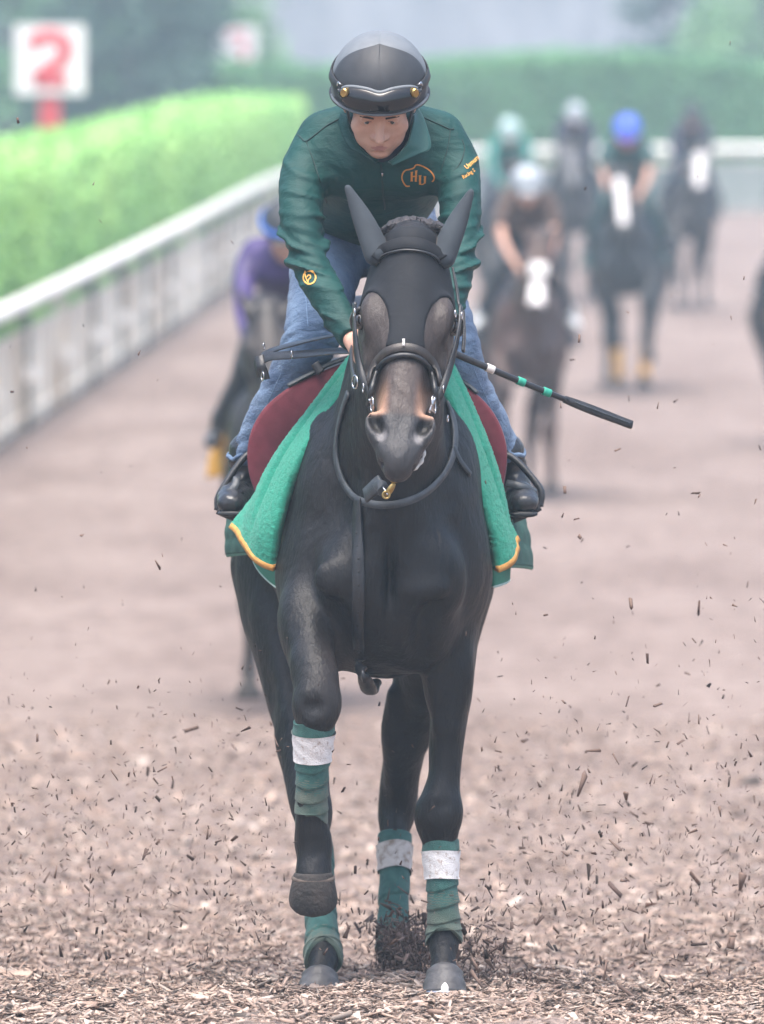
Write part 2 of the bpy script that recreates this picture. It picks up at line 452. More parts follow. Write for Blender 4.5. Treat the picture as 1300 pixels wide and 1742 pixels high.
MT['brow'] = mat('dark_brown_brow', (.045, .032, .027), (.03, .022, .02), 200, .8)
MT['hair'] = mat('black_hair', (.012, .011, .011), (.008, .007, .007), 120, .5, .5, 300, stretch=(1, 1, .2))
MT['eye_white'] = mat('eye_white', (.55, .52, .50), None, 60, .2)
MT['iris'] = mat('dark_iris', (.012, .009, .008), None, 60, .1, coat=1)
MT['helmet'] = mat('dark_cap_fabric', (.030, .034, .040), (.023, .026, .031), 24, .55, .10, 600, spec=.35)
MT['helmet_side'] = mat('grey_cap_fabric', (.125, .142, .158), (.10, .115, .13), 24, .55, .10, 600, spec=.5)
MT['rubber'] = mat('black_rubber', (.014, .015, .017), None, 40, .5)
MT['lens'] = mat('dark_goggle_lens', (.006, .007, .009), None, 10, .14, spec=.45, coat=.25)
MT['orange'] = mat('orange_print', (.62, .24, .035), (.50, .18, .025), 120, .7)
MT['orange_pale'] = mat('yellow_orange_print', (.75, .42, .10), (.62, .30, .06), 120, .7)
MT['whip_white'] = mat('white_grip_tape', (.72, .70, .68), None, 60, .6)
MT['whip_green'] = mat('green_grip_band', (.02, .33, .23), None, 60, .6)
creases(MT['jacket'], ((20, (.6, 1, 1.5), .26, .012, 1.6), (8, (.8, 1, 1.2), .42, .03, 1.0)))
creases(MT['jeans'], ((40, (.6, 1, 1.6), .55, .010, 1.6), (13, (.8, 1, 1.2), .4, .02, 1.2)))
creases(MT['hood'], ((16, (1, 1, 1.3), .18, .012, .8),))
creases(MT['flap'], ((18, (1, 1, 1), .2, .012, .6),))
creases(MT['skin'], ((90, (1, 1, 1), .25, .003, .5),))
creases(MT['hoof'], ((30, (1, 1, 2.5), .3, .006, .5),))
creases(MT['hoof_dusty'], ((40, (1, 1, 1.5), .5, .006, .5),))
creases(MT['helmet'], ((22, (1, 1, 1), .12, .01, .5),))

# ================================================================== THE SETTING
def ground_material():
    m = bpy.data.materials.new('wood_chip_ground'); m.use_nodes = True; t = m.node_tree; N = t.nodes; L = t.links
    b = N['Principled BSDF']; b.inputs['Roughness'].default_value = .95; b.inputs['Specular IOR Level'].default_value = .15
    tc = N.new('ShaderNodeTexCoord')
    def noise(scale, stretch=(1, 1, 1), detail=6):
        mp = N.new('ShaderNodeMapping'); mp.inputs['Scale'].default_value = stretch
        no = N.new('ShaderNodeTexNoise'); no.inputs['Scale'].default_value = scale; no.inputs['Detail'].default_value = detail
        L.new(tc.outputs['Object'], mp.inputs['Vector']); L.new(mp.outputs[0], no.inputs['Vector']); return no
    big = noise(.9, (1, .35, 1)); mid = noise(7, (1, .6, 1)); fine = noise(70)
    def ramp(src, c0, c1, lo, hi):
        r = N.new('ShaderNodeValToRGB'); e = r.color_ramp.elements
        e[0].position = lo; e[1].position = hi; e[0].color = (*c0, 1); e[1].color = (*c1, 1)
        L.new(src.outputs['Fac'], r.inputs['Fac']); return r
    r1 = ramp(big, (.205, .160, .141), (.266, .216, .194), .36, .64)
    r2 = ramp(mid, (.62, .58, .58), (1.12, 1.12, 1.12), .3, .62)
    r3 = ramp(fine, (.55, .52, .52), (1.3, 1.28, 1.24), .33, .67)
    def mul(a, b_, fac=1.0):
        x = N.new('ShaderNodeMix'); x.data_type = 'RGBA'; x.blend_type = 'MULTIPLY'; x.inputs[0].default_value = fac
        L.new(a, x.inputs[6]); L.new(b_, x.inputs[7]); return x.outputs[2]
    L.new(mul(mul(r1.outputs[0], r2.outputs[0], .8), r3.outputs[0]), b.inputs['Base Color'])
    bp = N.new('ShaderNodeBump'); bp.inputs['Strength'].default_value = .7; bp.inputs['Distance'].default_value = .03
    L.new(fine.outputs['Fac'], bp.inputs['Height'])
    bp2 = N.new('ShaderNodeBump'); bp2.inputs['Strength'].default_value = .5; bp2.inputs['Distance'].default_value = .12
    L.new(mid.outputs['Fac'], bp2.inputs['Height']); L.new(bp.outputs[0], bp2.inputs['Normal'])
    L.new(bp2.outputs[0], b.inputs['Normal'])
    return m
MT['ground'] = ground_material()

def lumps(x, y):
    """hoof-churned relief, fading with distance"""
    return .034 * (math.sin(x * 7.1 + 2.3 * math.sin(y * 1.9)) * math.sin(y * 3.7 + 1.7 * math.sin(x * 3.1)) + .6 * math.sin(x * 15 + y * 9) * math.sin(y * 12 - x * 5))

def gz(x, y):
    a = 1.0 if abs(y) < 2.5 else max(.12, 1 - (abs(y) - 2.5) / 7)
    return ground_z(y) + (lumps(x, y) * a - .012)

xs = np.concatenate([np.linspace(-180, -3.2, 22), np.linspace(-3, 3, 90), np.linspace(3.2, 180, 22)])
ys = np.concatenate([np.linspace(-60, -4, 12), np.linspace(-3.9, 14, 220), np.linspace(14.3, 60, 110), np.linspace(64, 400, 40)])
V = [(x, y, gz(x, y)) for y in ys for x in xs]; nx = len(xs)
F = np.array([(j * nx + i, j * nx + i + 1, (j + 1) * nx + i + 1, (j + 1) * nx + i) for j in range(len(ys) - 1) for i in range(nx - 1)])
tag(link('ground', mesh_np('ground', V, F), MT['ground']), 'brown wood chip training track sloping up to the camera', 'ground', kind='structure')

# ---------------- foliage scatter
def leaf_mesh(name, C, size, rng, up=.5):
    """many small folded leaf quads at points C"""
    n = len(C); d = rng.normal(size=(n, 3)); d[:, 2] += up; d /= np.linalg.norm(d, axis=1)[:, None]
    a = np.cross(d, rng.normal(size=(n, 3))); a /= np.linalg.norm(a, axis=1)[:, None]; b = np.cross(d, a)
    s = size * rng.uniform(.6, 1.4, size=(n, 1)); C = np.asarray(C)
    V = np.stack([C - a * s, C - b * s * .55 + d * s * .1, C + a * s, C + b * s * .55 + d * s * .1], 1).reshape(-1, 3)
    return mesh_np(name, V, np.arange(4 * n).reshape(n, 4), smooth=False)

def leaf_mat(name, c1, c2, scale=1.2):
    m = mat(name, c1, c2, scale, .6, detail=8, lo=.3, hi=.7, spec=.3)
    b = m.node_tree.nodes['Principled BSDF']
    b.inputs['Subsurface Weight'].default_value = 0
    return m
MT['hedge_l'] = leaf_mat('light_hedge_leaves', (.40, .66, .20), (.26, .54, .16), .5)
MT['hedge_f'] = leaf_mat('mid_hedge_leaves', (.16, .38, .16), (.105, .28, .12), .6)
MT['leaf_dark'] = leaf_mat('dark_tree_leaves', (.055, .12, .085), (.032, .08, .058), .7)
MT['leaf_mid'] = leaf_mat('mid_tree_leaves', (.12, .28, .12), (.075, .19, .085), .7)
MT['leaf_light'] = leaf_mat('light_tree_leaves', (.19, .40, .13), (.13, .29, .1), .7)
MT['hedge_core'] = mat('hedge_twigs', (.15, .33, .09), (.10, .24, .07), 3, .9)
MT['bark'] = mat('bark', (.11, .085, .07), (.06, .05, .04), 14, .9, .6, 30, stretch=(1, 1, .2))
MT['white_paint'] = mat('weathered_white_paint', (.84, .83, .80), (.66, .63, .57), 4, .6, .1, 40)
MT['slat_paint'] = mat('stained_white_slats', (.84, .79, .67), (.40, .27, .15), 2.6, .8, .2, 40, stretch=(1, 1, .25), lo=.36, hi=.55, world=True)
MT['slat_far'] = mat('grey_green_far_slats', (.30, .33, .31), (.2, .23, .22), 2.2, .8)  # grey-green, darker than the stained white slats
MT['post_dark'] = mat('dark_green_post', (.035, .06, .05), None, 20, .6)
MT['sign_white'] = mat('sign_white', (.80, .79, .78), (.7, .68, .66), 8, .5)
MT['sign_red'] = mat('sign_red', (.62, .06, .075), (.52, .05, .06), 10, .5)

def spine(ctrl, n):
    return catmull(ctrl, n)

def hedge(name, label, ctrl, height, depth, material, nleaf, size, seed, hfun=None, crop=.02):
    """a clipped hedge along a ground path: twig core and a skin of leaves over front, top and back"""
    rng = np.random.default_rng(seed); C = spine(ctrl, 60)
    root = thing(name, label, 'hedge', (C[0][0], C[0][1], ground_z(C[0][1])))
    V = []; F = []; prof = [(-.5, 0), (-.5, .97), (-.4, 1), (.4, 1), (.5, .97), (.5, 0)]
    frames = []
    for i in range(len(C)):
        a = C[max(i - 1, 0)]; b = C[min(i + 1, len(C) - 1)]; t = (b - a) / np.linalg.norm(b - a); nrm = np.array([-t[1], t[0]])
        hh = height * (hfun(i / (len(C) - 1)) if hfun else 1); frames.append((C[i], nrm, hh))
        for (p, q) in prof:
            xy = C[i][:2] + nrm * p * (depth - .16); V.append((xy[0], xy[1], ground_z(C[i][1]) + q * (hh - .08)))
    k = len(prof)
    for i in range(len(C) - 1):
        for j in range(k - 1): F.append((i * k + j, i * k + j + 1, (i + 1) * k + j + 1, (i + 1) * k + j))
    F.append(tuple(range(k))); F.append(tuple((len(C) - 1) * k + j for j in range(k - 1, -1, -1)))
    core = bpy.data.meshes.new('core'); core.from_pydata(V, [], F); core.update()
    link('core', core, MT['hedge_core'], root)
    pts = []
    L = rng.uniform(0, len(C) - 1.001, nleaf); side = rng.random(nleaf)
    per = 2 * height + depth
    for l, s in zip(L, side):
        i = int(l); u = l - i; c0, n0, h0 = frames[i]; c1, n1, h1 = frames[min(i + 1, len(C) - 1)]
        c = c0 * (1 - u) + c1 * u; nr = n0 * (1 - u) + n1 * u; hh = h0 * (1 - u) + h1 * u
        q = s * per; lump = .02 * math.sin(l * 5.3 + seed) + .016 * math.sin(l * 11 + q * 4)
        if q < height: o, z = -.5 * depth - lump, q / height * hh
        elif q < height + depth: o, z = (q - height) - .5 * depth, hh + lump * 1.2
        else: o, z = .5 * depth + lump, (q - height - depth) / height * hh
        g = rng.normal(0, .026, 3)
        pts.append((c[0] + nr[0] * o + g[0], c[1] + nr[1] * o + g[1], ground_z(c[1]) + z + g[2]))
    fo = link('foliage', leaf_mesh('foliage', np.array(pts), size, rng), material, root); fo['kind'] = 'stuff'
    return root

# the rail runs up the left side of the track and bends to the right far behind the field
FENCE = [(-4.5, 2), (-4.0, 18), (-3.45, 33), (-3.0, 47), (-2.2, 73), (-1.4, 98), (-.3, 111), (2.2, 116.5), (6, 118), (12, 119), (40, 120)]
hedge('clipped_hedge', 'bright green clipped hedge behind the white fence at left', [(-5.9, 0), (-4.45, 30), (-3.75, 50), (-2.98, 74), (-2.25, 96), (-1.75, 110)], 2.20, 1.1, MT['hedge_l'], 105000, .042, 3,
      hfun=lambda u: 1.10 - .22 * u + .03 * math.sin(u * 9))
hedge('clipped_hedge', 'tall darker green hedge across the far bend behind the riders', [(-3.4, 119.5), (-.5, 121), (3, 122.2), (6.3, 123), (12, 123.5), (24, 124), (40, 125)], 2.55, 1.6, MT['hedge_f'], 70000, .06, 4,
      hfun=lambda u: .92 + .10 * math.exp(-((u - .36) / .09) ** 2) + .02 * math.sin(u * 30) - .06 * max(0, (u - .42)) / .4)

# ---------------- the running rail
def fence():
    root = thing('rail_fence', 'weathered white slatted rail fence along the left of the track', 'fence', (FENCE[0][0], FENCE[0][1], ground_z(FENCE[0][1])))
    C = catmull([(x, y, 0) for x, y in FENCE], 400)
    seg = np.r_[0, np.cumsum(np.linalg.norm(np.diff(C, axis=0), axis=1))]
    def at(s):
        i = min(max(np.searchsorted(seg, s) - 1, 0), len(C) - 2); u = (s - seg[i]) / (seg[i + 1] - seg[i])
        p = C[i] * (1 - u) + C[i + 1] * u; t = C[i + 1] - C[i]; return p, math.atan2(t[1], t[0])
    total = seg[-1]
    top = [(*at(s)[0][:2], ground_z(at(s)[0][1]) + 1.04) for s in np.linspace(0, total, 40)]
    link('top_rail', tube_mesh(top, .075, 120, 10), MT['white_paint'], root)
    low = [(*at(s)[0][:2], ground_z(at(s)[0][1]) + .12) for s in np.linspace(0, total, 40)]
    link('bottom_rail', tube_mesh(low, .035, 120, 6), MT['slat_paint'], root)
    mid = [(*at(s)[0][:2], ground_z(at(s)[0][1]) + .80) for s in np.linspace(0, total, 40)]
    link('middle_rail', tube_mesh(mid, .03, 120, 6), MT['slat_paint'], root)
    mb = MB(); mb.box((0, 0, .42), (.095, .009, .40)); sm = mb.mesh('slat'); sm.materials.append(MT['slat_paint'])
    s = 0; i = 0; far = MB(); rg = random.Random(4)
    while s < total:
        p, a = at(s); g = ground_z(p[1]); hh = rg.uniform(-.02, .02)
        if 34 < p[1] < 98:
            o = bpy.data.objects.new('slat', sm); COL.objects.link(o); o.parent = root
            o.matrix_parent_inverse = Matrix.Translation(-root.location)
            o.location = (p[0], p[1], g + hh); o.rotation_euler = (0, rg.uniform(-.015, .015), a)
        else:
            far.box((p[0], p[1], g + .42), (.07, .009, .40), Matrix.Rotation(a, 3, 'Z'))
        s += .235 if p[1] < 98 else .17; i += 1
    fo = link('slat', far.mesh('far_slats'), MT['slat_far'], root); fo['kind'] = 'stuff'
    s = 1.1
    while s < total:
        p, a = at(s); q = MB(); q.box((p[0], p[1] + .05, ground_z(p[1]) + .47), (.045, .045, .5))
        po = link('post', q.mesh('post'), MT['post_dark'] if int(s) % 3 else MT['slat_paint'], root)
        c = MB(); c.box((p[0] + .03, p[1] - .02, ground_z(p[1]) + .46), (.10, .05, .055))
        link('bracket', c.mesh('bracket'), MT['white_paint'], po)
        s += 4.2
fence()

# ---------------- number boards
def digit(kind):
    if kind == '2':
        return [[(-.19, .13), (-.14, .21), (0, .245), (.13, .20), (.17, .10), (.12, 0), (-.02, -.10), (-.17, -.215)], [(-.17, -.215), (.18, -.215)]]
    return [[(-.15, .20), (0, .245), (.13, .19), (.14, .09), (.02, .02)], [(.02, .02), (.16, -.06), (.14, -.18), (0, -.245), (-.16, -.19)]]
def number_board(label, loc, size, kind, rz, top):
    g = ground_z(loc[1]); root = thing('number_board', label, 'sign', (loc[0], loc[1], g), 'furlong number boards')
    root.rotation_euler = (0, 0, rz)
    def lk(n, me, m, par):
        o = bpy.data.objects.new(n, me); COL.objects.link(o); me.materials.append(m); o.parent = par; return o
    mb = MB(); mb.box((0, 0, top - g - size / 2), (size / 2, .02, size / 2)); bo = lk('board', mb.mesh('board'), MT['sign_white'], root)
    mb = MB(); mb.box((0, .06, (top - g - size * .3) / 2), (.10 * size / .68, .035, (top - g - size * .3) / 2)); lk('post', mb.mesh('post'), MT['sign_red'], root)
    pts = digit(kind); cz = top - g - size / 2
    for st in pts:
        q = [(x * size * 1.38, -.027, cz + z * size * 1.38) for x, z in st]
        lk('digit', strap_mesh(q, [(0, -1, 0)] * len(q), (.20 if kind == '2' else .10) * size, .01, 24 if len(q) > 2 else 4), MT['sign_red'], bo)
    return root
p = P(85, 42, 76); number_board('white number board with a red 2 on a red post', (p.x, 76), .79, '2', 0.05, p.z)
p = P(402, 45, 128); number_board('small far white number board with a red digit at left of the helmet', (p.x, 128), .74, '3', 0.30, p.z)

# ---------------- trees and shrubs beyond the hedges
def tree(name, label, px, y, h, r, material, n, seed, size=.09, low=.25):
    rng = np.random.default_rng(seed); x = P(px, 200, y).x; g = ground_z(y)
    root = thing(name, label, 'tree', (x, y, g), 'trees beyond the hedges')
    link('trunk', tube_mesh([(x, y, g), (x + .1, y, g + h * .3), (x - .05, y + .1, g + h * .85)], .16, 14, 8, rad=lambda u: 1.2 - u), MT['bark'], root)
    for k in range(6):
        a = k * 1.05 + seed; z0 = h * (.2 + .1 * k)
        link('limb', tube_mesh([(x, y, g + z0), (x + math.cos(a) * r * .4, y + math.sin(a) * r * .4, g + z0 + .4), (x + math.cos(a) * r * .8, y + math.sin(a) * r * .8, g + z0 + .7)], .05, 8, 6, rad=lambda u: 1.1 - u), MT['bark'], root)
    cl = rng.normal(size=(46, 3)); cl /= np.linalg.norm(cl, axis=1)[:, None]; cl *= rng.uniform(.35, 1, (46, 1)) ** .5
    cl = cl * [r, r, h * (1 - low) / 2] + [x, y, g + h * (low + (1 - low) / 2)]
    ii = rng.integers(0, 46, n); pts = cl[ii] + rng.normal(0, .2 * r, (n, 3)) * [1, 1, .7]
    pts[:, 2] = np.maximum(pts[:, 2], g + .05)
    fo = link('crown', leaf_mesh('crown', pts, size, rng), material, root); fo['kind'] = 'stuff'
T = [('evergreen_tree', 'dark evergreen beside the number 2 board', 215, 118, 5.2, 1.35, 'leaf_dark', 9000, 11),
     ('evergreen_tree', 'second dark evergreen just left of the far number board', 275, 126, 4.4, 1.05, 'leaf_dark', 7000, 12),
     ('leafy_tree', 'mid green leafy tree above the left edge of the hedge', 20, 125, 5.5, 1.8, 'leaf_mid', 9000, 13),
     ('leafy_tree', 'light green leafy tree behind the far number board', 350, 140, 5.2, 1.3, 'leaf_light', 8000, 14),
     ('leafy_tree', 'mid green tree between the evergreens and the top of the frame', 130, 150, 6.5, 2.2, 'leaf_mid', 8000, 15),
     ('evergreen_tree', 'dark green tree peeking over the far hedge at upper right', 1140, 175, 5.0, 1.2, 'leaf_dark', 6000, 16),
     ('leafy_tree', 'light green tree at the upper right corner', 1310, 165, 5.4, 1.5, 'leaf_light', 8000, 17)]
for (nm, lb, px, y, h, r, m, n, sd_) in T: tree(nm, lb, px, y, h, r, MT[m], n, sd_, low=.02)

# ---------------- pale bank far beyond
def bank():
    rng = np.random.default_rng(5); V = []; F = []; nx, nz = 300, 14
    for j in range(nz):
        for i in range(nx):
            u = i / (nx - 1); v = j / (nz - 1); x = -130 + 260 * u
            V.append((x, 205 + v * 55 + 2 * math.sin(x * .3), -1.3 + 16 * v ** 1.1 + (.5 * math.sin(x * 1.7 + v * 3) + rng.normal(0, .25)) * min(1, v * 4)))
    for j in range(nz - 1):
        for i in range(nx - 1): F.append((j * nx + i, j * nx + i + 1, (j + 1) * nx + i + 1, (j + 1) * nx + i))
    m = mat('pale_dry_bank', (.115, .118, .128), (.065, .068, .076), .9, .95, .3, 6, stretch=(2.2, .25, .25), lo=.3, hi=.7)
    tag(link('hillside', mesh_np('hillside', V, np.array(F)), m), 'pale grey bank rising far beyond the hedge', 'hillside', kind='structure')
bank()

# ================================================================== THE LEADING HORSE
W = Vector
HA = P(703, 392, -.50); HM = P(677, 790, -.79)
h_t = (HM - HA).normalized(); HL = (HM - HA).length
h_w = Vector((0, -1, 0)); h_w = (h_w - h_t * h_w.dot(h_t)).normalized()      # faces out of the forehead
h_x = h_t.cross(h_w); h_x = h_x if h_x.x > 0 else -h_x
def H(s, lat, back): return HA + h_t * (s * HL) + h_x * lat - h_w * back
HAX = (h_x, h_w, h_t)

LF = [((770, 985, .12), .085, .13), ((768, 1085, .11), .062, .100), ((765, 1180, .09), .049, .075), ((758, 1270, .07), .040, .054), ((755, 1320, .06), .0365, .044),
      ((748, 1362, .05), .045, .048), ((746, 1395, .045), .049, .048), ((749, 1432, .048), .036, .038), ((752, 1500, .04), .027, .034), ((755, 1568, .035), .029, .036),
      ((755, 1602, .03), .038, .044), ((754, 1630, .0), .029, .033), ((756, 1660, -.02), .036, .036)]
RF = [((530, 985, .12), .080, .13), ((524, 1050, .0), .070, .105), ((530, 1118, -.10), .058, .082), ((537, 1168, -.185), .050, .058), ((537, 1203, -.21), .053, .053),
      ((534, 1238, -.195), .039, .041), ((531, 1320, -.165), .028, .034), ((530, 1390, -.14), .030, .036), ((533, 1432, -.125), .040, .045), ((534, 1460, -.14), .036, .038),
      ((533, 1492, -.158), .043, .043)]
LH = [((760, 990, 1.02), .118, .17), ((742, 1085, 1.06), .100, .14), ((716, 1180, 1.14), .072, .095), ((694, 1260, 1.20), .056, .070), ((684, 1310, 1.235), .053, .060), ((679, 1372, 1.26), .051, .062),
      ((672, 1420, 1.225), .036, .044), ((671, 1500, 1.17), .028, .036), ((668, 1580, 1.12), .030, .037), ((668, 1622, 1.08), .038, .043), ((674, 1650, 1.03), .031, .034), ((676, 1668, 1.0), .036, .036)]
RH = [((466, 965, 1.05), .108, .18), ((482, 1070, .95), .095, .15), ((500, 1150, .88), .080, .115), ((510, 1230, .80), .067, .086), ((520, 1300, .72), .056, .066), ((530, 1374, .64), .051, .062),
      ((536, 1428, .58), .037, .045), ((543, 1510, .46), .028, .036), ((548, 1590, .36), .030, .037), ((550, 1628, .30), .039, .043), ((547, 1650, .26), .031, .034), ((545, 1668, .235), .036, .036)]
def rows(L): return [(P(*p), a, b) for p, a, b in L]

def horse_prims(head_detail=True):
    pr = []
    # trunk, from breast to buttock
    pr.append(chain([(W((.016, -.02, 1.02)), .16, .22), (W((.014, .08, 1.02)), .195, .265), (W((.008, .3, 1.08)), .235, .335), (W((-.01, .6, 1.09)), .275, .35), (W((-.03, .9, 1.09)), .285, .325),
                     (W((-.045, 1.2, 1.12)), .262, .29), (W((-.05, 1.42, 1.16)), .20, .22)], k=.05))
    pr.append(ell((0, .45, 1.40), (.07, .30, .13), .10))                      # withers
    pr.append(ell((-.05, 1.15, 1.33), (.20, .32, .14), .10))                  # croup
    # neck
    pr.append(chain([(W((.016, .16, 1.20)), .165, .30), (W((.025, -.03, 1.40)), .122, .225), (W((.045, -.22, 1.57)), .092, .17), (W((.062, -.40, 1.69)), .078, .135)], k=.07))
    # shoulders, arms and breast
    pr.append(ell((-.118, .13, 1.17), (.098, .17, .22), .06)); pr.append(ell((.148, .13, 1.17), (.098, .17, .22), .06))
    pr.append(ell((-.150, .09, 1.02), (.082, .14, .14), .05)); pr.append(ell((.176, .09, 1.02), (.080, .14, .15), .05))
    pr.append(ell((-.072, -.085, 1.00), (.085, .088, .115), .03)); pr.append(ell((.108, -.085, 1.00), (.088, .088, .115), .03))
    pr.append(ell((.0, -.10, 1.17), (.060, .08, .13), .03)); pr.append(ell((.045, -.10, 1.17), (.05, .08, .13), .03))
    pr.append(ell((-.055, -.01, .88), (.075, .10, .10), .05)); pr.append(ell((.085, -.01, .88), (.085, .10, .10), .05))
    pr.append(ell((.018, -.195, 1.00), (.010, .055, .13), .030, 's'))           # groove down the breast
    # creases where shoulder, breast and arm meet
    for g in ([P(546, 742, -.05), P(520, 830, -.10), P(510, 920, -.12), P(512, 985, -.12)], [P(800, 820, -.06), P(814, 900, -.10), P(806, 985, -.12)]):
        pr.append(chain([(v_, .014, .034) for v_ in g], k=.022, op='s'))
    pr.append(chain([(P(560, 1030, -.17), .014, .02), (P(580, 1090, -.13), .016, .02), (P(578, 1140, -.10), .016, .02)], k=.035, op='s'))
    pr.append(chain([(P(742, 1010, -.15), .010, .016), (P(716, 1070, -.13), .014, .02), (P(712, 1130, -.08), .014, .02)], k=.035, op='s'))
    pr.append(ell(P(724, 1002, -.16), (.060, .026, .032), .022)); pr.append(ell(P(566, 985, -.15), (.05, .026, .05), .022))
    pr.append(chain([(P(640, 905, -.20), .012, .02), (P(632, 960, -.22), .02, .02), (P(650, 1000, -.21), .014, .02)], k=.03, op='s'))
    # muscle bellies and tendons of the forearms
    for (A_, B_, C_, r_) in (((744, 1040, .0), (740, 1130, .0), (744, 1240, .015), .015), ((782, 1060, .03), (782, 1140, .035), (770, 1240, .03), .014), ((505, 1030, -.03), (508, 1085, -.10), (520, 1140, -.16), .018), ((548, 1040, -.04), (552, 1095, -.10), (548, 1145, -.165), .016),
                             ((668, 1180, 1.06), (664, 1260, 1.13), (666, 1330, 1.20), .015), ((470, 1080, .84), (486, 1160, .78), (505, 1250, .72), .02)):
        pr.append(chain([(P(*A_), r_ * .5, r_ * .5), (P(*B_), r_, r_ * 1.2), (P(*C_), r_ * .35, r_ * .35)], k=.014))
    # hind quarters
    pr.append(ell((-.165, 1.22, 1.14), (.13, .24, .27), .07)); pr.append(ell((.085, 1.22, 1.14), (.14, .24, .27), .07))
    # legs
    for L in (LF, RF, LH, RH): pr.append(chain(rows(L), k=.035))
    # knee bones, tendons, hock points
    pr.append(ell(P(722, 1380, .04), (.018, .03, .03), .02)); pr.append(ell(P(770, 1378, .04), (.018, .03, .03), .02))
    pr.append(ell(P(747, 1378, -.135), (.075, .14, .055), .014, 's')); pr.append(ell(P(736, 1362, .012), (.014, .01, .014), .012)); pr.append(ell(P(758, 1392, .010), (.013, .01, .016), .012))
    pr.append(ell(P(537, 1212, -.385), (.075, .14, .055), .016, 's')); pr.append(ell(P(525, 1180, -.245), (.014, .01, .014), .012)); pr.append(ell(P(549, 1215, -.243), (.013, .01, .016), .012)); pr.append(ell(P(512, 1196, -.20), (.018, .03, .03), .02)); pr.append(ell(P(562, 1196, -.20), (.018, .03, .03), .02))
    pr.append(ell(P(676, 1335, 1.32), (.02, .03, .06), .03)); pr.append(ell(P(527, 1340, .70), (.02, .03, .06), .03))
    pr.append(ell(P(741, 1130, .05), (.032, .06, .11), .025)); pr.append(ell(P(786, 1120, .09), (.028, .06, .11), .025))
    pr.append(ell(P(512, 1075, -.03), (.035, .07, .09), .04)); pr.append(ell(P(554, 1080, .0), (.035, .07, .10), .04))
    # head
    SEC = [(.0, .070, .100), (.10, .084, .120), (.20, .097, .134), (.33, .104, .140), (.46, .097, .130), (.57, .075, .105), (.66, .061, .083), (.75, .055, .070), (.84, .056, .062), (.92, .050, .054), (.975, .036, .040)]
    pr.append(chain([(H(s, 0, rw), ru, rw) for s, ru, rw in SEC], u=h_x, k=.05))
    for sg in (-1, 1):
        pr.append(ell(H(.33, sg * .062, .155), (.042, .095, .115), .03, ax=HAX))       # cheek
        pr.append(ell(H(.335, sg * .086, .062), (.024, .040, .055), .03, ax=HAX))      # orbit
        pr.append(ell(H(.40, sg * .112, .065), (.014, .020, .030), .015, 's', ax=HAX))
        pr.append(ell(H(.50, sg * .083, .085), (.012, .012, .075), .02, ax=HAX))        # facial crest
        pr.append(ell(H(.62, sg * .066, .045), (.018, .035, .06), .03, 's', ax=HAX))
        # nostril: flared wing round a deep hollow
        n1 = (h_x * (-sg) * .40 + h_t).normalized(); n0 = h_x - n1 * h_x.dot(n1); n0.normalize(); n2 = n0.cross(n1)
        pr.append(ell(H(.835, sg * .050, .036), (.028, .036, .050), .016, ax=(n0, n2, n1)))
        pr.append(ell(H(.812, sg * .056, .002), (.0190, .036, .034), .004, 's', ax=(n0, n2, n1)))
        pr.append(ell(H(.862, sg * .043, .000), (.0165, .022, .030), .006, 's', ax=(n0, n2, n1)))
    pr.append(ell(H(.93, 0, .030), (.040, .030, .030), .02, ax=HAX))                    # upper lip
    pr.append(ell(H(.955, 0, .088), (.030, .030, .028), .02, ax=HAX))                   # chin
    pr.append(ell(H(.970, 0, .058), (.060, .034, .0060), .006, 's', ax=HAX))            # mouth line
    pr.append(ell(H(.80, 0, -.004), (.012, .010, .06), .02, 's', ax=HAX))
    pr.append(ripple((-.5, -.36, .25), (.5, 1.7, 1.75), .0044, lambda x, y, z: wobble(x, y, z, 22, 5) + .35 * wobble(x, y, z * .6, 52, 9)))
    # ears
    for e in EARS: pr.append(e)
    return pr

def ear(base, mid, tip, rb, rm, d, k=.012):
    return chain([(P(*base), rb, rb * .8), (P(*mid), rm, rm * .7), (P(*tip), .005, .005)], k=k, n=15, u=d)
EARS = [ear((643, 432, -.47), (617, 372, -.45), (592, 320, -.44), .029, .0205, (1, .3, .3)),
        ear((752, 437, -.47), (778, 378, -.45), (801, 327, -.44), .029, .0205, (1, -.3, -.3))]

HP = horse_prims()
LO, HI = (-.52, -.95, -.16), (.52, 1.72, 2.02)
horse = thing('horse', 'near-black galloping horse in a black hood leading the field', 'horse', (0, 0.05, 0))
body_me = Fld(LO, HI, .0085).run(HP).mesh('body', 2)
body_bvh = bvh_of(body_me)

def face_mats(me, mats, fn):
    """give each face the material its place on the skin calls for (real markings)"""
    me.materials.clear()
    for m in mats: me.materials.append(m)
    c = np.empty(len(me.polygons) * 3, dtype=np.float32); me.polygons.foreach_get('center', c); c = c.reshape(-1, 3)
    me.polygons.foreach_set('material_index', fn(c).astype(np.int32)); me.update()

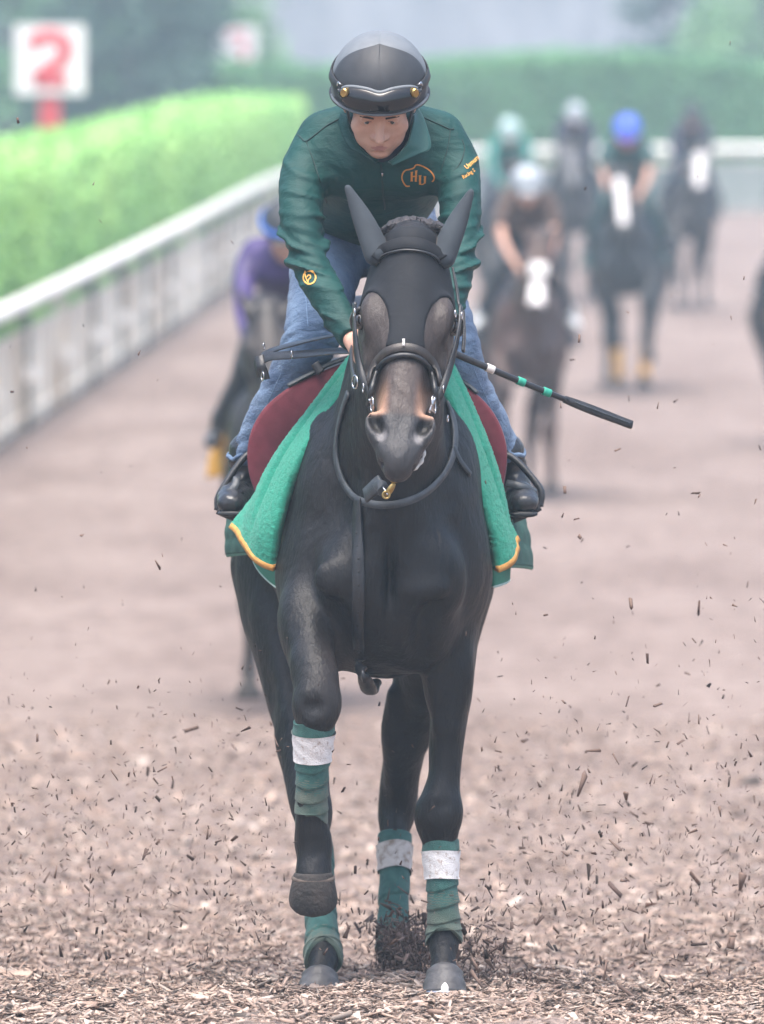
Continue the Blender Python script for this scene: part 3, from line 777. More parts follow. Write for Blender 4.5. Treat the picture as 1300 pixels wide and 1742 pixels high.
def hloc(c):
    d = c - np.array(HA); return d @ np.array(h_t) / HL, d @ np.array(h_x), -(d @ np.array(h_w))
def sst(v, a, b): t = np.clip((v - a) / (b - a), 0, 1); return t * t * (3 - 2 * t)
def horse_marks(me):
    n = len(me.vertices); c = np.empty(n * 3, dtype=np.float32); me.vertices.foreach_get('co', c); c = c.reshape(-1, 3)
    s, lat, back = hloc(c); hd = sst(-c[:, 1], .44, .50)
    tan = sst(s, .58, .72) * (1 - sst(s, .765, .80)) * sst(np.abs(lat), .024, .048) * (1 - sst(back, .075, .11)) * hd
    brown = hd * (sst(s, .53, .58) * (1 - sst(s, .76, .82))) * (1 - sst(back, .08, .14)) + .6 * hd * (1 - sst(s, .50, .55)) * sst(np.abs(lat), .030, .045)
    # brown tinge on the inner forearms
    brown = brown + .5 * np.exp(-(((c[:, 0] + .095) / .05) ** 2 + ((c[:, 2] - .80) / .09) ** 2)) * (c[:, 1] < .3)
    muz = hd * sst(s, .765, .80); hole_shade = np.zeros(n); lin = np.zeros(n)
    for sg in (-1, 1):
        d = c - np.array(H(.812, sg * .055, .014)); u = (d @ np.array(h_x) + sg * .35 * (d @ np.array(h_t))) / .0185; v = d @ np.array(h_t) / .032
        hole_shade = np.maximum(hole_shade, (1 - sst(np.sqrt(u * u + v * v), .7, 1.1)) * sst(back, .008, .016) * muz)  # shade inside the nostril, painted near-black
        d = c - np.array(H(.868, sg * .042, .012)); u = d @ np.array(h_x) / .014; v = d @ np.array(h_t) / .020
        lin = np.maximum(lin, (1 - sst(np.sqrt(u * u + v * v), .6, 1.1)) * sst(back, .004, .012) * muz)
    for nm, val in (('tan', tan), ('brown', np.clip(brown, 0, 1)), ('muzzle', muz), ('lining', lin * .8), ('hole_shade', hole_shade)):
        at = me.attributes.new(nm, 'FLOAT', 'POINT'); at.data.foreach_set('value', val.astype(np.float32))
horse_marks(body_me)
link('body', body_me, MT['coat_lead'], horse)

# eyes
for sg in (-1, 1):
    c = H(.345, sg * .104, .072); f = Fld(c - Vector((.04,) * 3), c + Vector((.04,) * 3), .003)
    f.run([ell(c, (.021, .021, .021), 0)]); link('eye', f.mesh('eye', 1), MT['iris'], horse)
    lid = tube_mesh([H(.305, sg * .108, .052), H(.318, sg * .121, .062), H(.335, sg * .127, .078), H(.36, sg * .122, .092)], .006, 12, 8)
    link('eyelid', lid, MT['coat'], horse)

# hood: a thin skin over the head with eye holes, ending above the noseband, with ears
def shell(name, prims, lo, hi, h, off, maskfn, smooth=1):
    f = Fld(lo, hi, h).run(prims); x, y, z = f.grid(); f.F = np.maximum(f.F - off, maskfn(x, y, z)); return f.mesh(name, smooth)
def hcoord(x, y, z):
    x, y, z = x - HA.x, y - HA.y, z - HA.z
    return (x * h_t.x + y * h_t.y + z * h_t.z) / HL, x * h_x.x + y * h_x.y + z * h_x.z, -(x * h_w.x + y * h_w.y + z * h_w.z)
def hood_mask(x, y, z):
    s, lat, back = hcoord(x, y, z)
    low = (s - (.500 - 4.5 * lat * lat + .0 * back)) * HL                 # lower hem arches up at the sides
    top = (-.03 - s) * HL
    m = np.maximum(low, top); m = np.maximum(m, back - .19)
    for sg in (-1, 1):
        u = (lat - sg * .090) / .049; v = (s - .385 + (lat * sg - .085) * .8) * HL / .088
        eye = (1 - np.sqrt(u * u + v * v)) * .05
        m = np.maximum(m, eye)
    m = np.maximum(m, (z - (P(0, 440, -.47).z + .2)))
    return m
hood = shell('hood', [p for p in HP if p not in EARS], (-.10, -.86, 1.20), (.26, -.28, 1.90), .0052, .0045, hood_mask, 2)
link('hood', hood, MT['hood'], horse)
for e in EARS:
    f = Fld([e[0][i] - .03 for i in range(3)], [e[1][i] + .03 for i in range(3)], .0045).run([e]); f.F -= .004
    link('hood_ear', f.mesh('hood_ear', 2), MT['ear'], horse)
head_bvh = bvh_of(body_me, hood)

# forelock tufts behind the poll
rg = random.Random(3)
def tuft():
    V = []; F = []
    for i in range(520):
        u = rg.uniform(-1, 1); k = 1.0 if i % 31 else 1.45
        b = P(702 + u * 50, 392 + abs(u) * 14, -.40 + rg.uniform(-.03, .05)); up = rg.uniform(.014, .030) * (1 - .4 * abs(u)) * k
        sw = u * .028 + rg.uniform(-.010, .016); pts = [b, b + Vector((sw * .3, -.008, up * .8)), b + Vector((sw * .8, -.022, up)), b + Vector((sw * 1.3, -.036 + rg.uniform(-.01, .01), up * (.75 if k == 1 else 1.15)))]
        n = len(V)
        for p, ww in zip(pts, (.0016, .0014, .0011, .0003)): V += [p + Vector((-ww, 0, 0)), p + Vector((0, -ww, ww)), p + Vector((ww, 0, 0))]
        for r in (0, 3, 6):
            for q in range(3): F.append((n + r + q, n + r + (q + 1) % 3, n + r + 3 + (q + 1) % 3, n + r + 3 + q))
    me = bpy.data.meshes.new('forelock'); me.from_pydata([tuple(v) for v in V], [], F); me.update(); return me
o = link('forelock', tuft(), MT['mane'], horse); o['kind'] = 'stuff'
mound = Fld((-.05, -.50, 1.72), (.20, -.25, 1.95), .006).run([ell(P(696, 398, -.385), (.066, .05, .042), .0), ell(P(738, 403, -.37), (.05, .05, .034), .03), ripple((-.1, -.6, 1.6), (.3, 0, 2), .0022, lambda x, y, z: np.sin(x * 330 + 40 * z) + .5 * np.sin(x * 610))])
link('mane', mound.mesh('mane', 1), MT['mane'], horse)
# mane along the crest and the tail, hidden from the front
crest = Fld((-.1, -.45, 1.4), (.25, .55, 2.0), .012).run([chain([(P(703, 405, -.38), .025, .05), (W((.05, -.1, 1.72)), .02, .07), (W((.02, .2, 1.58)), .015, .05)], k=.0), ripple((-.2, -1, 1), (.3, 1, 2), .004, lambda x, y, z: np.sin(y * 190 + z * 60))])
link('mane', crest.mesh('mane', 1), MT['hair'], horse)
tail = Fld((-.2, 1.35, .6), (.12, 2.3, 1.6), .014).run([chain([(W((-.05, 1.50, 1.36)), .03, .03), (W((-.05, 1.68, 1.34)), .045, .05), (W((-.05, 1.92, 1.22)), .06, .06), (W((-.05, 2.08, 1.0)), .05, .05), (W((-.05, 2.15, .80)), .01, .01)], k=0), ripple((-.3, 1, 0), (.3, 3, 2), .006, lambda x, y, z: np.sin(x * 160 + z * 20) + np.sin(y * 150 + z * 20))])
link('tail', tail.mesh('tail', 1), MT['hair'], horse)

# ---------------- hoofs
def hoof(cor, sole, toe, wt, wb, m, shoe=False):
    """cor/sole: centres of coronet and ground rim; toe: direction the toe points"""
    cor, sole = Vector(cor), Vector(sole); ax = (sole - cor).normalized(); t = Vector(toe); t = (t - ax * t.dot(ax)).normalized(); s = ax.cross(t)
    V = []; F = []; N = 28; R = 9
    for j in range(R + 1):
        v = j / R; c = cor + (sole - cor) * v; w = wt + (wb - wt) * (v ** .85) + .0012 * math.sin(v * 14)
        if j == 0: w *= .93
        if j == 1: w *= 1.03
        for i in range(N):
            a = 2 * math.pi * i / N; ca, sa = math.cos(a), math.sin(a)
            fl = 1.12 if ca > 0 else .86
            drop = .012 * (1 - ca) * (1 - v) - .006 * max(0, ca) * (1 - v)
            V.append(c + t * (ca * w * fl + v * .022) + s * (sa * w) + ax * drop)
    for j in range(R):
        for i in range(N): F.append((j * N + i, j * N + (i + 1) % N, (j + 1) * N + (i + 1) % N, (j + 1) * N + i))
    F.append(tuple(range(N - 1, -1, -1))); F.append(tuple(R * N + i for i in range(N)))
    me = bpy.data.meshes.new('hoof'); me.from_pydata([tuple(v) for v in V], [], F); me.update()
    me.polygons.foreach_set('use_smooth', [len(p.vertices) == 4 for p in me.polygons])
    o = link('hoof', me, m, horse)
    if shoe:
        pts = [];
        for i in range(-10, 11):
            a = i / 10 * 2.3; ca, sa = math.cos(a), math.sin(a); fl = 1.10 if ca > 0 else .86
            pts.append(sole + t * (ca * wb * fl + .021) + s * (sa * wb * .99) + ax * .004)
        link('horseshoe', strap_mesh(pts, [ax] * len(pts), .016, .008, 40), MT['steel'], o)
        q = sole + t * (wb * 1.12 + .0235); cl = [q - ax * .019 - t * .003, q - ax * .010 - t * .001, q + ax * .003]
        link('toe_clip', strap_mesh(cl, [t] * 3, .018, .004, 10, wfun=lambda u: .25 + .75 * math.sin(min(1, u * 1.4) * 1.57)), MT['coat_white'], o)
    return o
hoof(P(757, 1644, -.02), P(756, 1692, -.035), (0, -1, 0), .040, .056, MT['hoof'], True)
hc = P(533, 1522, -.165); f = Fld(hc - W((.09,) * 3), hc + W((.09,) * 3), .0045).run([chain([(P(533, 1486, -.158), .045, .046), (P(533, 1512, -.163), .053, .054), (P(533, 1532, -.16), .0585, .058)], k=.01)])
x, y, z = f.grid(); f.F = np.maximum(f.F, np.maximum(P(533, 1487, -.158).z - 0 * x - .0 - z - 10, -((z - P(533, 1566, -.2).z) * .80 - (y - (-.212)) * .60)) + 0 * x)
f.F = np.maximum(f.F, z - P(533, 1484, -.158).z + 0 * x + 0 * y)
ho = link('hoof', f.mesh('hoof', 2), MT['hoof_dusty'], horse)
ho_me = ho.data
ho_ring = tube_mesh([P(533, 1494, -.16) + W((math.cos(a_) *   .0455, math.sin(a_) * .0465, .004 * math.sin(a_))) for a_ in np.linspace(0, 2 * math.pi, 17)[:-1]], .0065, 40, 8, closed=True)
link('coronet_band', ho_ring, mat('coronet_hair', (.13, .10, .08), (.07, .055, .048), 60, .9), ho)
hoof(P(545, 1650, .225), P(543, 1687, .21), (0, -1, 0), .040, .054, MT['hoof'])
hoof(P(676, 1655, 1.0), P(676, 1690, .97), (0, -1, 0), .040, .054, MT['hoof_dusty'])

# ---------------- leg bandages
def bandage(L, py0, py1, tape=None, rad=1.0, dirty=.5, vtop=True, wraps=6, seed=0):
    """elastic wrap wound round the cannon; each turn overlaps the last"""
    C = catmull([list(P(*p)) + [a, b, p[1]] for p, a, b in L], 240)
    i0 = int(np.argmin(np.abs(C[:, 5] - py0))); i1 = int(np.argmin(np.abs(C[:, 5] - py1))); C = C[i0:i1 + 1]
    n = 96; idx = np.linspace(0, len(C) - 1, n); A = np.array([[np.interp(q, range(len(C)), C[:, k]) for k in range(6)] for q in idx])
    S = 40; V = []; F = []; rg = random.Random(seed)
    ax = Vector(A[-1][:3] - A[0][:3]).normalized(); u = Vector((1, 0, 0)); u = (u - ax * ax.x).normalized(); w = ax.cross(u)
    for i in range(n):
        v = i / (n - 1)
        for k in range(S):
            a = 2 * math.pi * k / S; front = -math.sin(a) if w.y > 0 else math.sin(a)      # front of the leg = toward -y
            ph = v * wraps + .16 * math.cos(a) + .05 * math.sin(2 * a + seed)
            saw = ph - math.floor(ph)
            r = .0075 + .0050 * (saw ** .6) * (1 if v > .10 else v * 10) + .0006 * math.sin(a * 3 + i * .4)
            if v > .86: r *= 1 - .40 * (v - .86) / .14
            z = 0
            if v > .82: z = (-.046 * max(0, front) ** 1.6 + .014) * (v - .82) / .18          # V notch at the fetlock
            if v < .12 and vtop: z = -.016 * max(0, front) ** 3 * (.12 - v) / .12
            rr = (A[i][3] * math.cos(a)) ** 2 + (A[i][4] * math.sin(a)) ** 2
            rx, ry = max(A[i][3], .027) * rad + r, max(A[i][4], .03) * rad + r
            V.append(Vector(A[i][:3]) + u * math.cos(a) * rx + w * math.sin(a) * ry + ax * z)
    for i in range(n - 1):
        for k in range(S): F.append((i * S + k, i * S + (k + 1) % S, (i + 1) * S + (k + 1) % S, (i + 1) * S + k))
    F.append(tuple(range(S - 1, -1, -1))); F.append(tuple((n - 1) * S + k for k in range(S)))
    me = bpy.data.meshes.new('bandage'); me.from_pydata([tuple(v) for v in V], [], F); me.update()
    me.materials.append(MT['bandage']); me.materials.append(MT['bandage_dirty'])
    for p in me.polygons:
        v = (p.vertices[0] // S) / n; p.material_index = 1 if v > dirty + .08 * math.sin(p.vertices[0] * .7) else 0; p.use_smooth = len(p.vertices) == 4
    o = link('bandage', me, None, horse)
    if tape:
        j0, j1, m = tape; V = []; F = []; T_ = 14
        for i in range(T_):
            q = (j0 + (j1 - j0) * i / (T_ - 1)) * (n - 1); B = [np.interp(q, range(n), A[:, k]) for k in range(6)]
            for k in range(S):
                a = 2 * math.pi * k / S; e = .0142 + .0008 * math.sin(a * 5 + i) + (.001 if i in (0, T_ - 1) else 0)
                V.append(Vector(B[:3]) + u * math.cos(a) * (max(B[3], .027) * rad + e) + w * math.sin(a) * (max(B[4], .03) * rad + e) + ax * .0022 * math.sin(a * 2 + seed))
        for i in range(T_ - 1):
            for k in range(S): F.append((i * S + k, i * S + (k + 1) % S, (i + 1) * S + (k + 1) % S, (i + 1) * S + k))
        te = bpy.data.meshes.new('tape_band'); te.from_pydata([tuple(v) for v in V], [], F); te.update()
        te.polygons.foreach_set('use_smooth', np.ones(len(te.polygons), dtype=bool))
        link('tape_band', te, m, o)
bandage(LF, 1428, 1598, (.11, .34, MT['tape']), 1.0, .50, wraps=7, seed=1)
bandage(RF, 1228, 1398, (.12, .36, MT['tape']), 1.0, .55, wraps=7, seed=2)
bandage(LH, 1422, 1610, (.10, .30, MT['tape_dirty']), 1.0, .75, vtop=False, wraps=4, seed=3)
bandage(RH, 1440, 1632, None, 1.0, .70, vtop=False, wraps=6, seed=4)

# ---------------- bridle, breastplate
def on(bvh, pts, off, y0=-3.0, depth=None):
    """centre line and normals of a strap lying on a skin under the given photo points"""
    C = []; Nn = []
    for p in pts:
        l, n = (None, None) if len(p) > 2 else hit(bvh, p[0], p[1], y0)
        if l is None:
            q = P(p[0], p[1], p[2] if len(p) > 2 else depth); l2, n2, _, _ = bvh.find_nearest(q)
            l, n = q, (q - l2).normalized() if (q - l2).length > 1e-4 else n2
            if n2.dot(n) < 0: n = n2
            C.append(l); Nn.append(n); continue
        C.append(l + n * off); Nn.append(n)
    return C, Nn
bridle = thing('bridle', 'black leather bridle with steel buckles worn by the leading horse', 'bridle', tuple(H(.3, 0, .1)))
def bstrap(name, pts, w, th, m, off=.004, par=None, y0=-3.0, depth=-.6, n=40, bv=None, nr=None):
    C, Nn = on(bv or head_bvh, pts, off, y0, depth); Nn = nr or Nn; return link(name, strap_mesh(C, Nn, w, th, n), MT[m], par or bridle)
bstrap('browband', [(640, 441), (652, 427), (670, 418), (692, 414), (716, 417), (738, 426), (752, 441)], .030, .005, 'hood', .004)
bstrap('browband_edge', [(641, 447), (652, 438), (668, 431), (692, 427), (718, 430), (736, 437), (748, 447)], .005, .005, 'leather', .005)
bstrap('cheek_strap', [(603, 515, -.56), (603, 545, -.57), (605, 580, -.585), (610, 615, -.60), (618, 645, -.62), (626, 672, -.63), (634, 692, -.64)], .016, .006, 'leather')
bstrap('cheek_strap', [(784, 520, -.54), (782, 552, -.57), (775, 590, -.59), (764, 630, -.61), (752, 664, -.63), (741, 692, -.64)], .016, .006, 'leather')
bstrap('cheek_strap', [(789, 530, -.53), (790, 565, -.55), (788, 598, -.57)], .016, .006, 'leather')
bstrap('throat_strap', [(770, 455, -.48), (777, 490, -.50), (781, 520, -.52), (786, 545, -.54)], .010, .005, 'leather')
NB = [(-1, -.25, 0), (-.95, -.4, .05), (-.75, -.7, .15), (-.4, -.9, .25), (0, -1, .3), (.4, -.9, .25), (.75, -.7, .15), (.95, -.4, .05), (1, -.25, 0)]
bstrap('noseband', [(622, 668, -.60), (627, 644, -.625), (638, 620), (660, 599), (688, 592), (716, 599), (738, 620), (749, 646, -.625), (753, 668, -.60)], .021, .005, 'leather_brown', .004, nr=[Vector(v) for v in NB])
C, Nn = on(head_bvh, [(627, 690, -.63), (633, 660, -.645), (645, 630), (663, 612), (688, 606), (713, 612), (731, 632), (740, 662, -.645), (744, 690, -.63)], .005)
link('noseband_roll', tube_mesh(C, .0066, 40, 8), MT['leather'], bridle)
bstrap('keeper', [(687, 579), (687, 592)], .006, .004, 'coat_white', .0105, n=6)
bstrap('curb_strap', [(628, 690, -.63), (640, 740, -.58), (676, 770, -.56), (716, 745, -.58), (744, 690, -.63)], .014, .005, 'leather')
def ring(name, px, py, y, r, tr, m, par, ax=(0, -1, 0), sy=1.0):
    c = P(px, py, y); a = Vector(ax).normalized(); u = a.cross(Vector((0, 0, 1))).normalized(); v = u.cross(a)
    pts = [c + (u * math.cos(t) + v * math.sin(t) * sy) * r for t in np.linspace(0, 2 * math.pi, 17)[:-1]]
    return link(name, tube_mesh(pts, tr, 32, 8, closed=True), MT[m], par)
def bar(name, a, b, r, m, par): return link(name, tube_mesh([P(*a), P(*b)], r, 6, 8), MT[m], par)
for (x, y, hgt) in ((603, 532, 15), (775, 534, 13), (786, 537, 13), (618, 660, 15), (755, 662, 12), (762, 712, 11)):
    s_ = P(x, y, -.62 if y < 700 else -.50)
    ring('buckle', x, y, -.63 if y < 700 else -.45, .0058, .0017, 'steel', bridle, (-1 if x < 690 else 1, -.22, 0), hgt / 9.0)
ring('bit_ring', 604, 650, -.60, .015, .0022, 'steel', bridle, (-1, -.45, 0), 1.0)
ring('bit_ring', 633, 688, -.66, .012, .0022, 'steel', bridle, (-1, -.25, 0), 1.4)
ring('bit_ring', 738, 688, -.66, .014, .0022, 'steel', bridle, (1, -.25, .1), 1.4)
bar('bit_cheek', (730, 702, -.665), (740, 676, -.655), .0038, 'steel', bridle)
bar('bit_cheek', (628, 679, -.665), (636, 694, -.66), .0034, 'steel', bridle)
bar('bit_mouthpiece', (716, 712, -.69), (735, 713, -.67), .0055, 'coat_white', bridle)
fo = Fld(P(690, 815, -.80), P(735, 745, -.60), .004) if False else None
foam = [P(722, 765, -.665), P(720, 778, -.68), P(714, 790, -.69), P(703, 799, -.70)]
link('foam', tube_mesh(foam, .0052, 20, 8, rad=lambda u: .55 + .5 * math.sin(u * 9) ** 2), mat('white_foam', (.7, .69, .66), (.55, .54, .5), 200, .5, .5, 300), bridle)

# reins: from the bit back to the hands, the slack looped out at the left
reins = thing('reins', 'black leather reins running from the bit to the hands and looped at left', 'reins', tuple(P(560, 600, .0)))
def free_strap(name, pts, nr, w, th, m, par, n=40):
    return link(name, strap_mesh([P(*p) for p in pts], nr if isinstance(nr, list) else [nr] * len(pts), w, th, n), MT[m], par)
free_strap('rein', [(606, 652, -.60), (600, 632, -.45), (598, 612, -.28), (597, 590, -.17)], (-1, -.3, .2), .018, .004, 'leather', reins)
free_strap('rein', [(740, 672, -.64), (752, 645, -.5), (757, 620, -.3), (752, 588, -.17)], (1, -.3, .2), .018, .004, 'leather', reins)
free_strap('rein', [(596, 566, -.14), (560, 572, -.02), (515, 582, .10), (470, 594, .16), (446, 606, .17), (440, 614, .18)], (-.1, -.5, .9), .026, .004, 'leather', reins)
free_strap('rein', [(600, 596, -.16), (560, 598, -.03), (510, 603, .08), (465, 606, .14), (445, 612, .16)], (-.1, -.75, .6), .026, .004, 'leather', reins)
free_strap('rein', [(441, 606, .165), (444, 622, .15), (449, 634, .15), (452, 646, .15)], (-.3, -1, .1), .022, .006, 'leather', reins)
free_strap('rein', [(437, 612, .17), (440, 628, .16), (444, 642, .16)], (-.8, -.6, .1), .02, .006, 'leather', reins)
ring('buckle', 447, 640, .14, .008, .002, 'steel', reins, (-1, -.4, 0), 1.3)
ring('buckle', 497, 603, .075, .006, .0018, 'steel', reins, (1, -.25, 0), 1.5)
ring('buckle', 449, 589, .15, .005, .0016, 'steel', reins, (1, -.25, 0), 1.5)

plate = thing('breastplate', 'black leather breastplate with a strap down the horse\'s chest', 'breastplate', tuple(P(612, 850, -.2)))
def pstrap(name, pts, w, th, m, off=.003, n=60): return bstrap(name, pts, w, th, m, off, plate, y0=-.42, depth=-.2, n=n, bv=body_bvh)
pstrap('neck_strap', [(596, 668), (585, 700), (577, 735), (574, 770), (579, 802), (592, 830), (612, 850), (645, 859), (685, 855), (722, 838), (752, 808), (768, 775), (772, 742), (768, 712), (758, 684)], .018, .006, 'leather_grey', .005, 90)
pstrap('chest_strap', [(612, 848), (611, 900), (610, 960), (610, 1020), (611, 1080), (614, 1125), (619, 1152)], .029, .007, 'leather', .006, 70)
for py in range(905, 1110, 22): pstrap('strap_hole', [(611, py), (611, py + 4)], .006, .004, 'nostril', .0085, 4)
pstrap('strap_end', [(768, 760), (780, 785), (797, 808)], .015, .005, 'leather', .006, 16)
link('leather_keeper', strap_mesh([P(622, 843, -.215), P(636, 830, -.25), P(650, 818, -.26)], [(-.5, -1, .3)] * 3, .036, .010, 14), MT['leather_grey'], plate)
link('leather_keeper', strap_mesh([P(640, 832, -.255), P(648, 826, -.275), P(654, 838, -.265)], [(0, -1, .3)] * 3, .028, .010, 14), MT['leather_grey'], plate)
ring('snap_ring', 672, 812, -.30, .0125, .0028, 'brass', plate, (0, -1, .2), .9)
link('snap_hook', strap_mesh([P(671, 822, -.295), P(664, 833, -.295), P(655, 846, -.29)], [(0, -1, 0)] * 3, .014, .008, 14, wfun=lambda u: .6 + .5 * math.sin(u * 3.1)), MT['brass'], plate)
ring('snap_eye', 657, 842, -.298, .008, .0026, 'brass', plate, (0, -1, 0), 1.0)
bar('snap_pin', (652, 829, -.285), (660, 842, -.30), .0026, 'steel', plate)
# the loop that joins the chest strap to the girth, seen under the chest
girth = thing('girth', 'dark girth and strap loop showing under the horse\'s chest', 'girth', tuple(P(630, 1180, .3)))
cl = [W((.008 + .25 * math.cos(a), .42, 1.09 + .358 * math.sin(a))) for a in np.linspace(math.pi * 1.02, math.pi * 1.98, 30)]
link('girth_band', strap_mesh(cl, [(p - W((.008, .42, 1.09))).normalized() for p in cl], .10, .012, 60), MT['leather'], girth)
f = Fld(P(590, 1215, -.05), P(680, 1140, .45), .006) if False else Fld((-.12, -.10, .60), (.12, .45, .90), .007)
f.run([chain([(P(619, 1150, -.03), .016, .012), (P(626, 1168, .03), .022, .012), (P(632, 1176, .10), .018, .010), (P(640, 1160, .26), .015, .010)], k=.01)]); link('strap_loop', f.mesh('strap_loop', 1), MT['leather'], girth)

# ================================================================== SADDLE AND CLOTHS
def sheet(name, front, back, m, par, thick=.012, n=60, t=14, bulge=.02, jitter=0.0, out=(0, 0, 1), shapefn=None, nrm_flip=1):
    """thick cloth between two edge curves (rows of P arguments or world points)"""
    A = catmull([list(P(*p)) if not isinstance(p, Vector) else list(p) for p in front], n)
    B = catmull([list(P(*p)) if not isinstance(p, Vector) else list(p) for p in back], n)
    G = np.zeros((n, t, 3))
    for i in range(n):
        for j in range(t):
            v = j / (t - 1); G[i, j] = A[i] * (1 - v) + B[i] * v
    du = np.gradient(G, axis=0); dv = np.gradient(G, axis=1); N = np.cross(du, dv); N /= np.linalg.norm(N, axis=2)[:, :, None] + 1e-9
    N *= nrm_flip
    v = np.linspace(0, 1, t)[None, :, None]; u = np.linspace(0, 1, n)[:, None, None]
    G = G + N * bulge * np.sin(np.pi * np.clip(v, 0, 1)) ** .8
    if shapefn is not None: G = G + N * shapefn(u, v)
    top = G + N * (thick / 2)[..., None] if isinstance(thick, np.ndarray) else G + N * thick / 2
    bot = G - N * thick / 2
    if jitter: top = top + RNG.normal(0, jitter, top.shape)
    V = np.vstack([top.reshape(-1, 3), bot.reshape(-1, 3)]); o = n * t; F = []
    for i in range(n - 1):
        for j in range(t - 1):
            a, b, c, d = i * t + j, (i + 1) * t + j, (i + 1) * t + j + 1, i * t + j + 1
            F.append((a, b, c, d)); F.append((o + d, o + c, o + b, o + a))
    for i in range(n - 1):
        F.append((i * t, o + i * t, o + (i + 1) * t, (i + 1) * t)); k = t - 1
        F.append((i * t + k, (i + 1) * t + k, o + (i + 1) * t + k, o + i * t + k))
    for j in range(t - 1):
        F.append((j, j + 1, o + j + 1, o + j)); k = (n - 1) * t
        F.append((k + j, o + k + j, o + k + j + 1, k + j + 1))
    return link(name, mesh_np(name, V, np.array(F)), m, par), G, N

# fleece towel folded over the withers in front of the saddle
towel = thing('saddle_towel', 'bright green terry towel with yellow edge draped over the shoulders', 'towel', tuple(P(650, 650, .2)))
TF = [(479, 962, .10), (482, 900, .07), (494, 835, .06), (518, 775, .05), (552, 720, .06), (590, 665, .08), (640, 610, .16), (690, 590, .22), (730, 615, .18), (757, 668, .10), (786, 745, .07), (808, 820, .08), (822, 890, .09), (833, 968, .11)]
TB = [(392, 893, .27), (424, 858, .27), (464, 808, .26), (503, 764, .26), (546, 716, .26), (588, 664, .27), (625, 618, .34), (690, 580, .40), (732, 618, .34), (760, 664, .27), (799, 744, .26), (828, 808, .26), (852, 862, .27), (880, 915, .27)]
def fold(u, v):
    d = np.minimum(u, 1 - u) * 2
    return .010 * np.exp(-((v - .62) / .16) ** 2) - .014 * np.exp(-((v - .40) / .05) ** 2) * np.clip(d * 3, 0, 1) + .02 * np.sin(v * 5 + 1) * np.exp(-(d / .22) ** 2)
tw, TG, TN = sheet('towel_cloth', TF, TB, MT['towel'], towel, thick=.020, n=330, t=70, bulge=.028, jitter=.0008, shapefn=fold, nrm_flip=1)
for i in (0, -1):
    e = [Vector(TG[i][j]) for j in range(0, 70, 6)]; nn = [Vector(TN[i][j]) for j in range(0, 70, 6)]
    link('binding', strap_mesh(e, nn, .015, .026, 60), MT['binding'], towel)

# maroon saddle flaps and the saddle
saddle = thing('saddle', 'light racing saddle with maroon flaps and black stirrups under the leading rider', 'saddle', tuple(P(650, 640, .6)))
sheet('saddle_flap', [(640, 606, .42), (602, 613, .34), (548, 632, .30), (494, 658, .275), (452, 692, .265), (429, 730, .265), (421, 768, .27), (424, 806, .275), (436, 842, .28)],
      [(655, 650, .42), (618, 660, .31), (575, 700, .285), (540, 735, .28), (510, 775, .28), (488, 810, .28), (472, 835, .28), (462, 855, .285), (452, 872, .285)], MT['flap'], saddle, .009, 90, 16, .008)
sheet('saddle_flap', [(720, 610, .42), (765, 642, .34), (800, 662, .30), (830, 690, .275), (850, 722, .265), (861, 757, .265), (862, 790, .27), (855, 830, .275), (850, 860, .28)],
      [(700, 650, .42), (750, 665, .31), (780, 715, .285), (803, 755, .28), (820, 790, .28), (832, 815, .28), (840, 835, .28), (845, 850, .285), (848, 872, .285)], MT['flap'], saddle, .009, 90, 16, .008, nrm_flip=-1)
f = Fld((-.25, .30, 1.40), (.25, 1.10, 1.85), .012).run([chain([(W((.0, .45, 1.60)), .05, .045), (W((-.005, .60, 1.56)), .11, .04), (W((-.015, .80, 1.555)), .15, .045), (W((-.02, .92, 1.60)), .13, .035)], k=.03),
    ell((.0, .44, 1.62), (.05, .04, .05), .04)])
link('seat', f.mesh('seat', 1), MT['leather'], saddle)
free_strap('saddle_rim', [(640, 604, .44), (602, 606, .33), (560, 620, .30), (520, 640, .28), (490, 656, .272)], (-.3, -.6, .8), .012, .006, 'leather_grey', saddle)
link('saddle_tab', strap_mesh([P(536, 618, .28), P(541, 626, .275), P(546, 634, .27)], [(-.3, -1, .4)] * 3, .02, .008, 10), MT['leather'], saddle)
free_strap('saddle_rim', [(720, 604, .44), (765, 634, .33), (795, 654, .30), (812, 668, .285)], (.3, -.6, .8), .010, .006, 'leather_grey', saddle)
# stirrup irons and leathers
def stirrup(top, outer, low_out, low_in, inn, ltop):
    o = link('stirrup_iron', tube_mesh([P(*low_in), P(*inn), P(*top), P(*outer), P(*low_out)], .0085, 40, 8), MT['leather'], saddle)
    a, b = P(*low_in), P(*low_out)
    link('tread', strap_mesh([a, (a + b) / 2 - Vector((0, 0, .002)), b], [(0, 0, 1)] * 3, .055, .016, 12), MT['rubber'], o)
    free_strap('stirrup_leather', [ltop, top], (0, -1, .2), .018, .005, 'leather', saddle, 10)
stirrup((862, 774, .44), (917, 828, .41), (919, 862, .40), (872, 884, .40), (852, 835, .42), (800, 690, .45))
stirrup((425, 772, .44), (376, 836, .41), (370, 868, .40), (418, 886, .40), (434, 836, .42), (490, 690, .45))

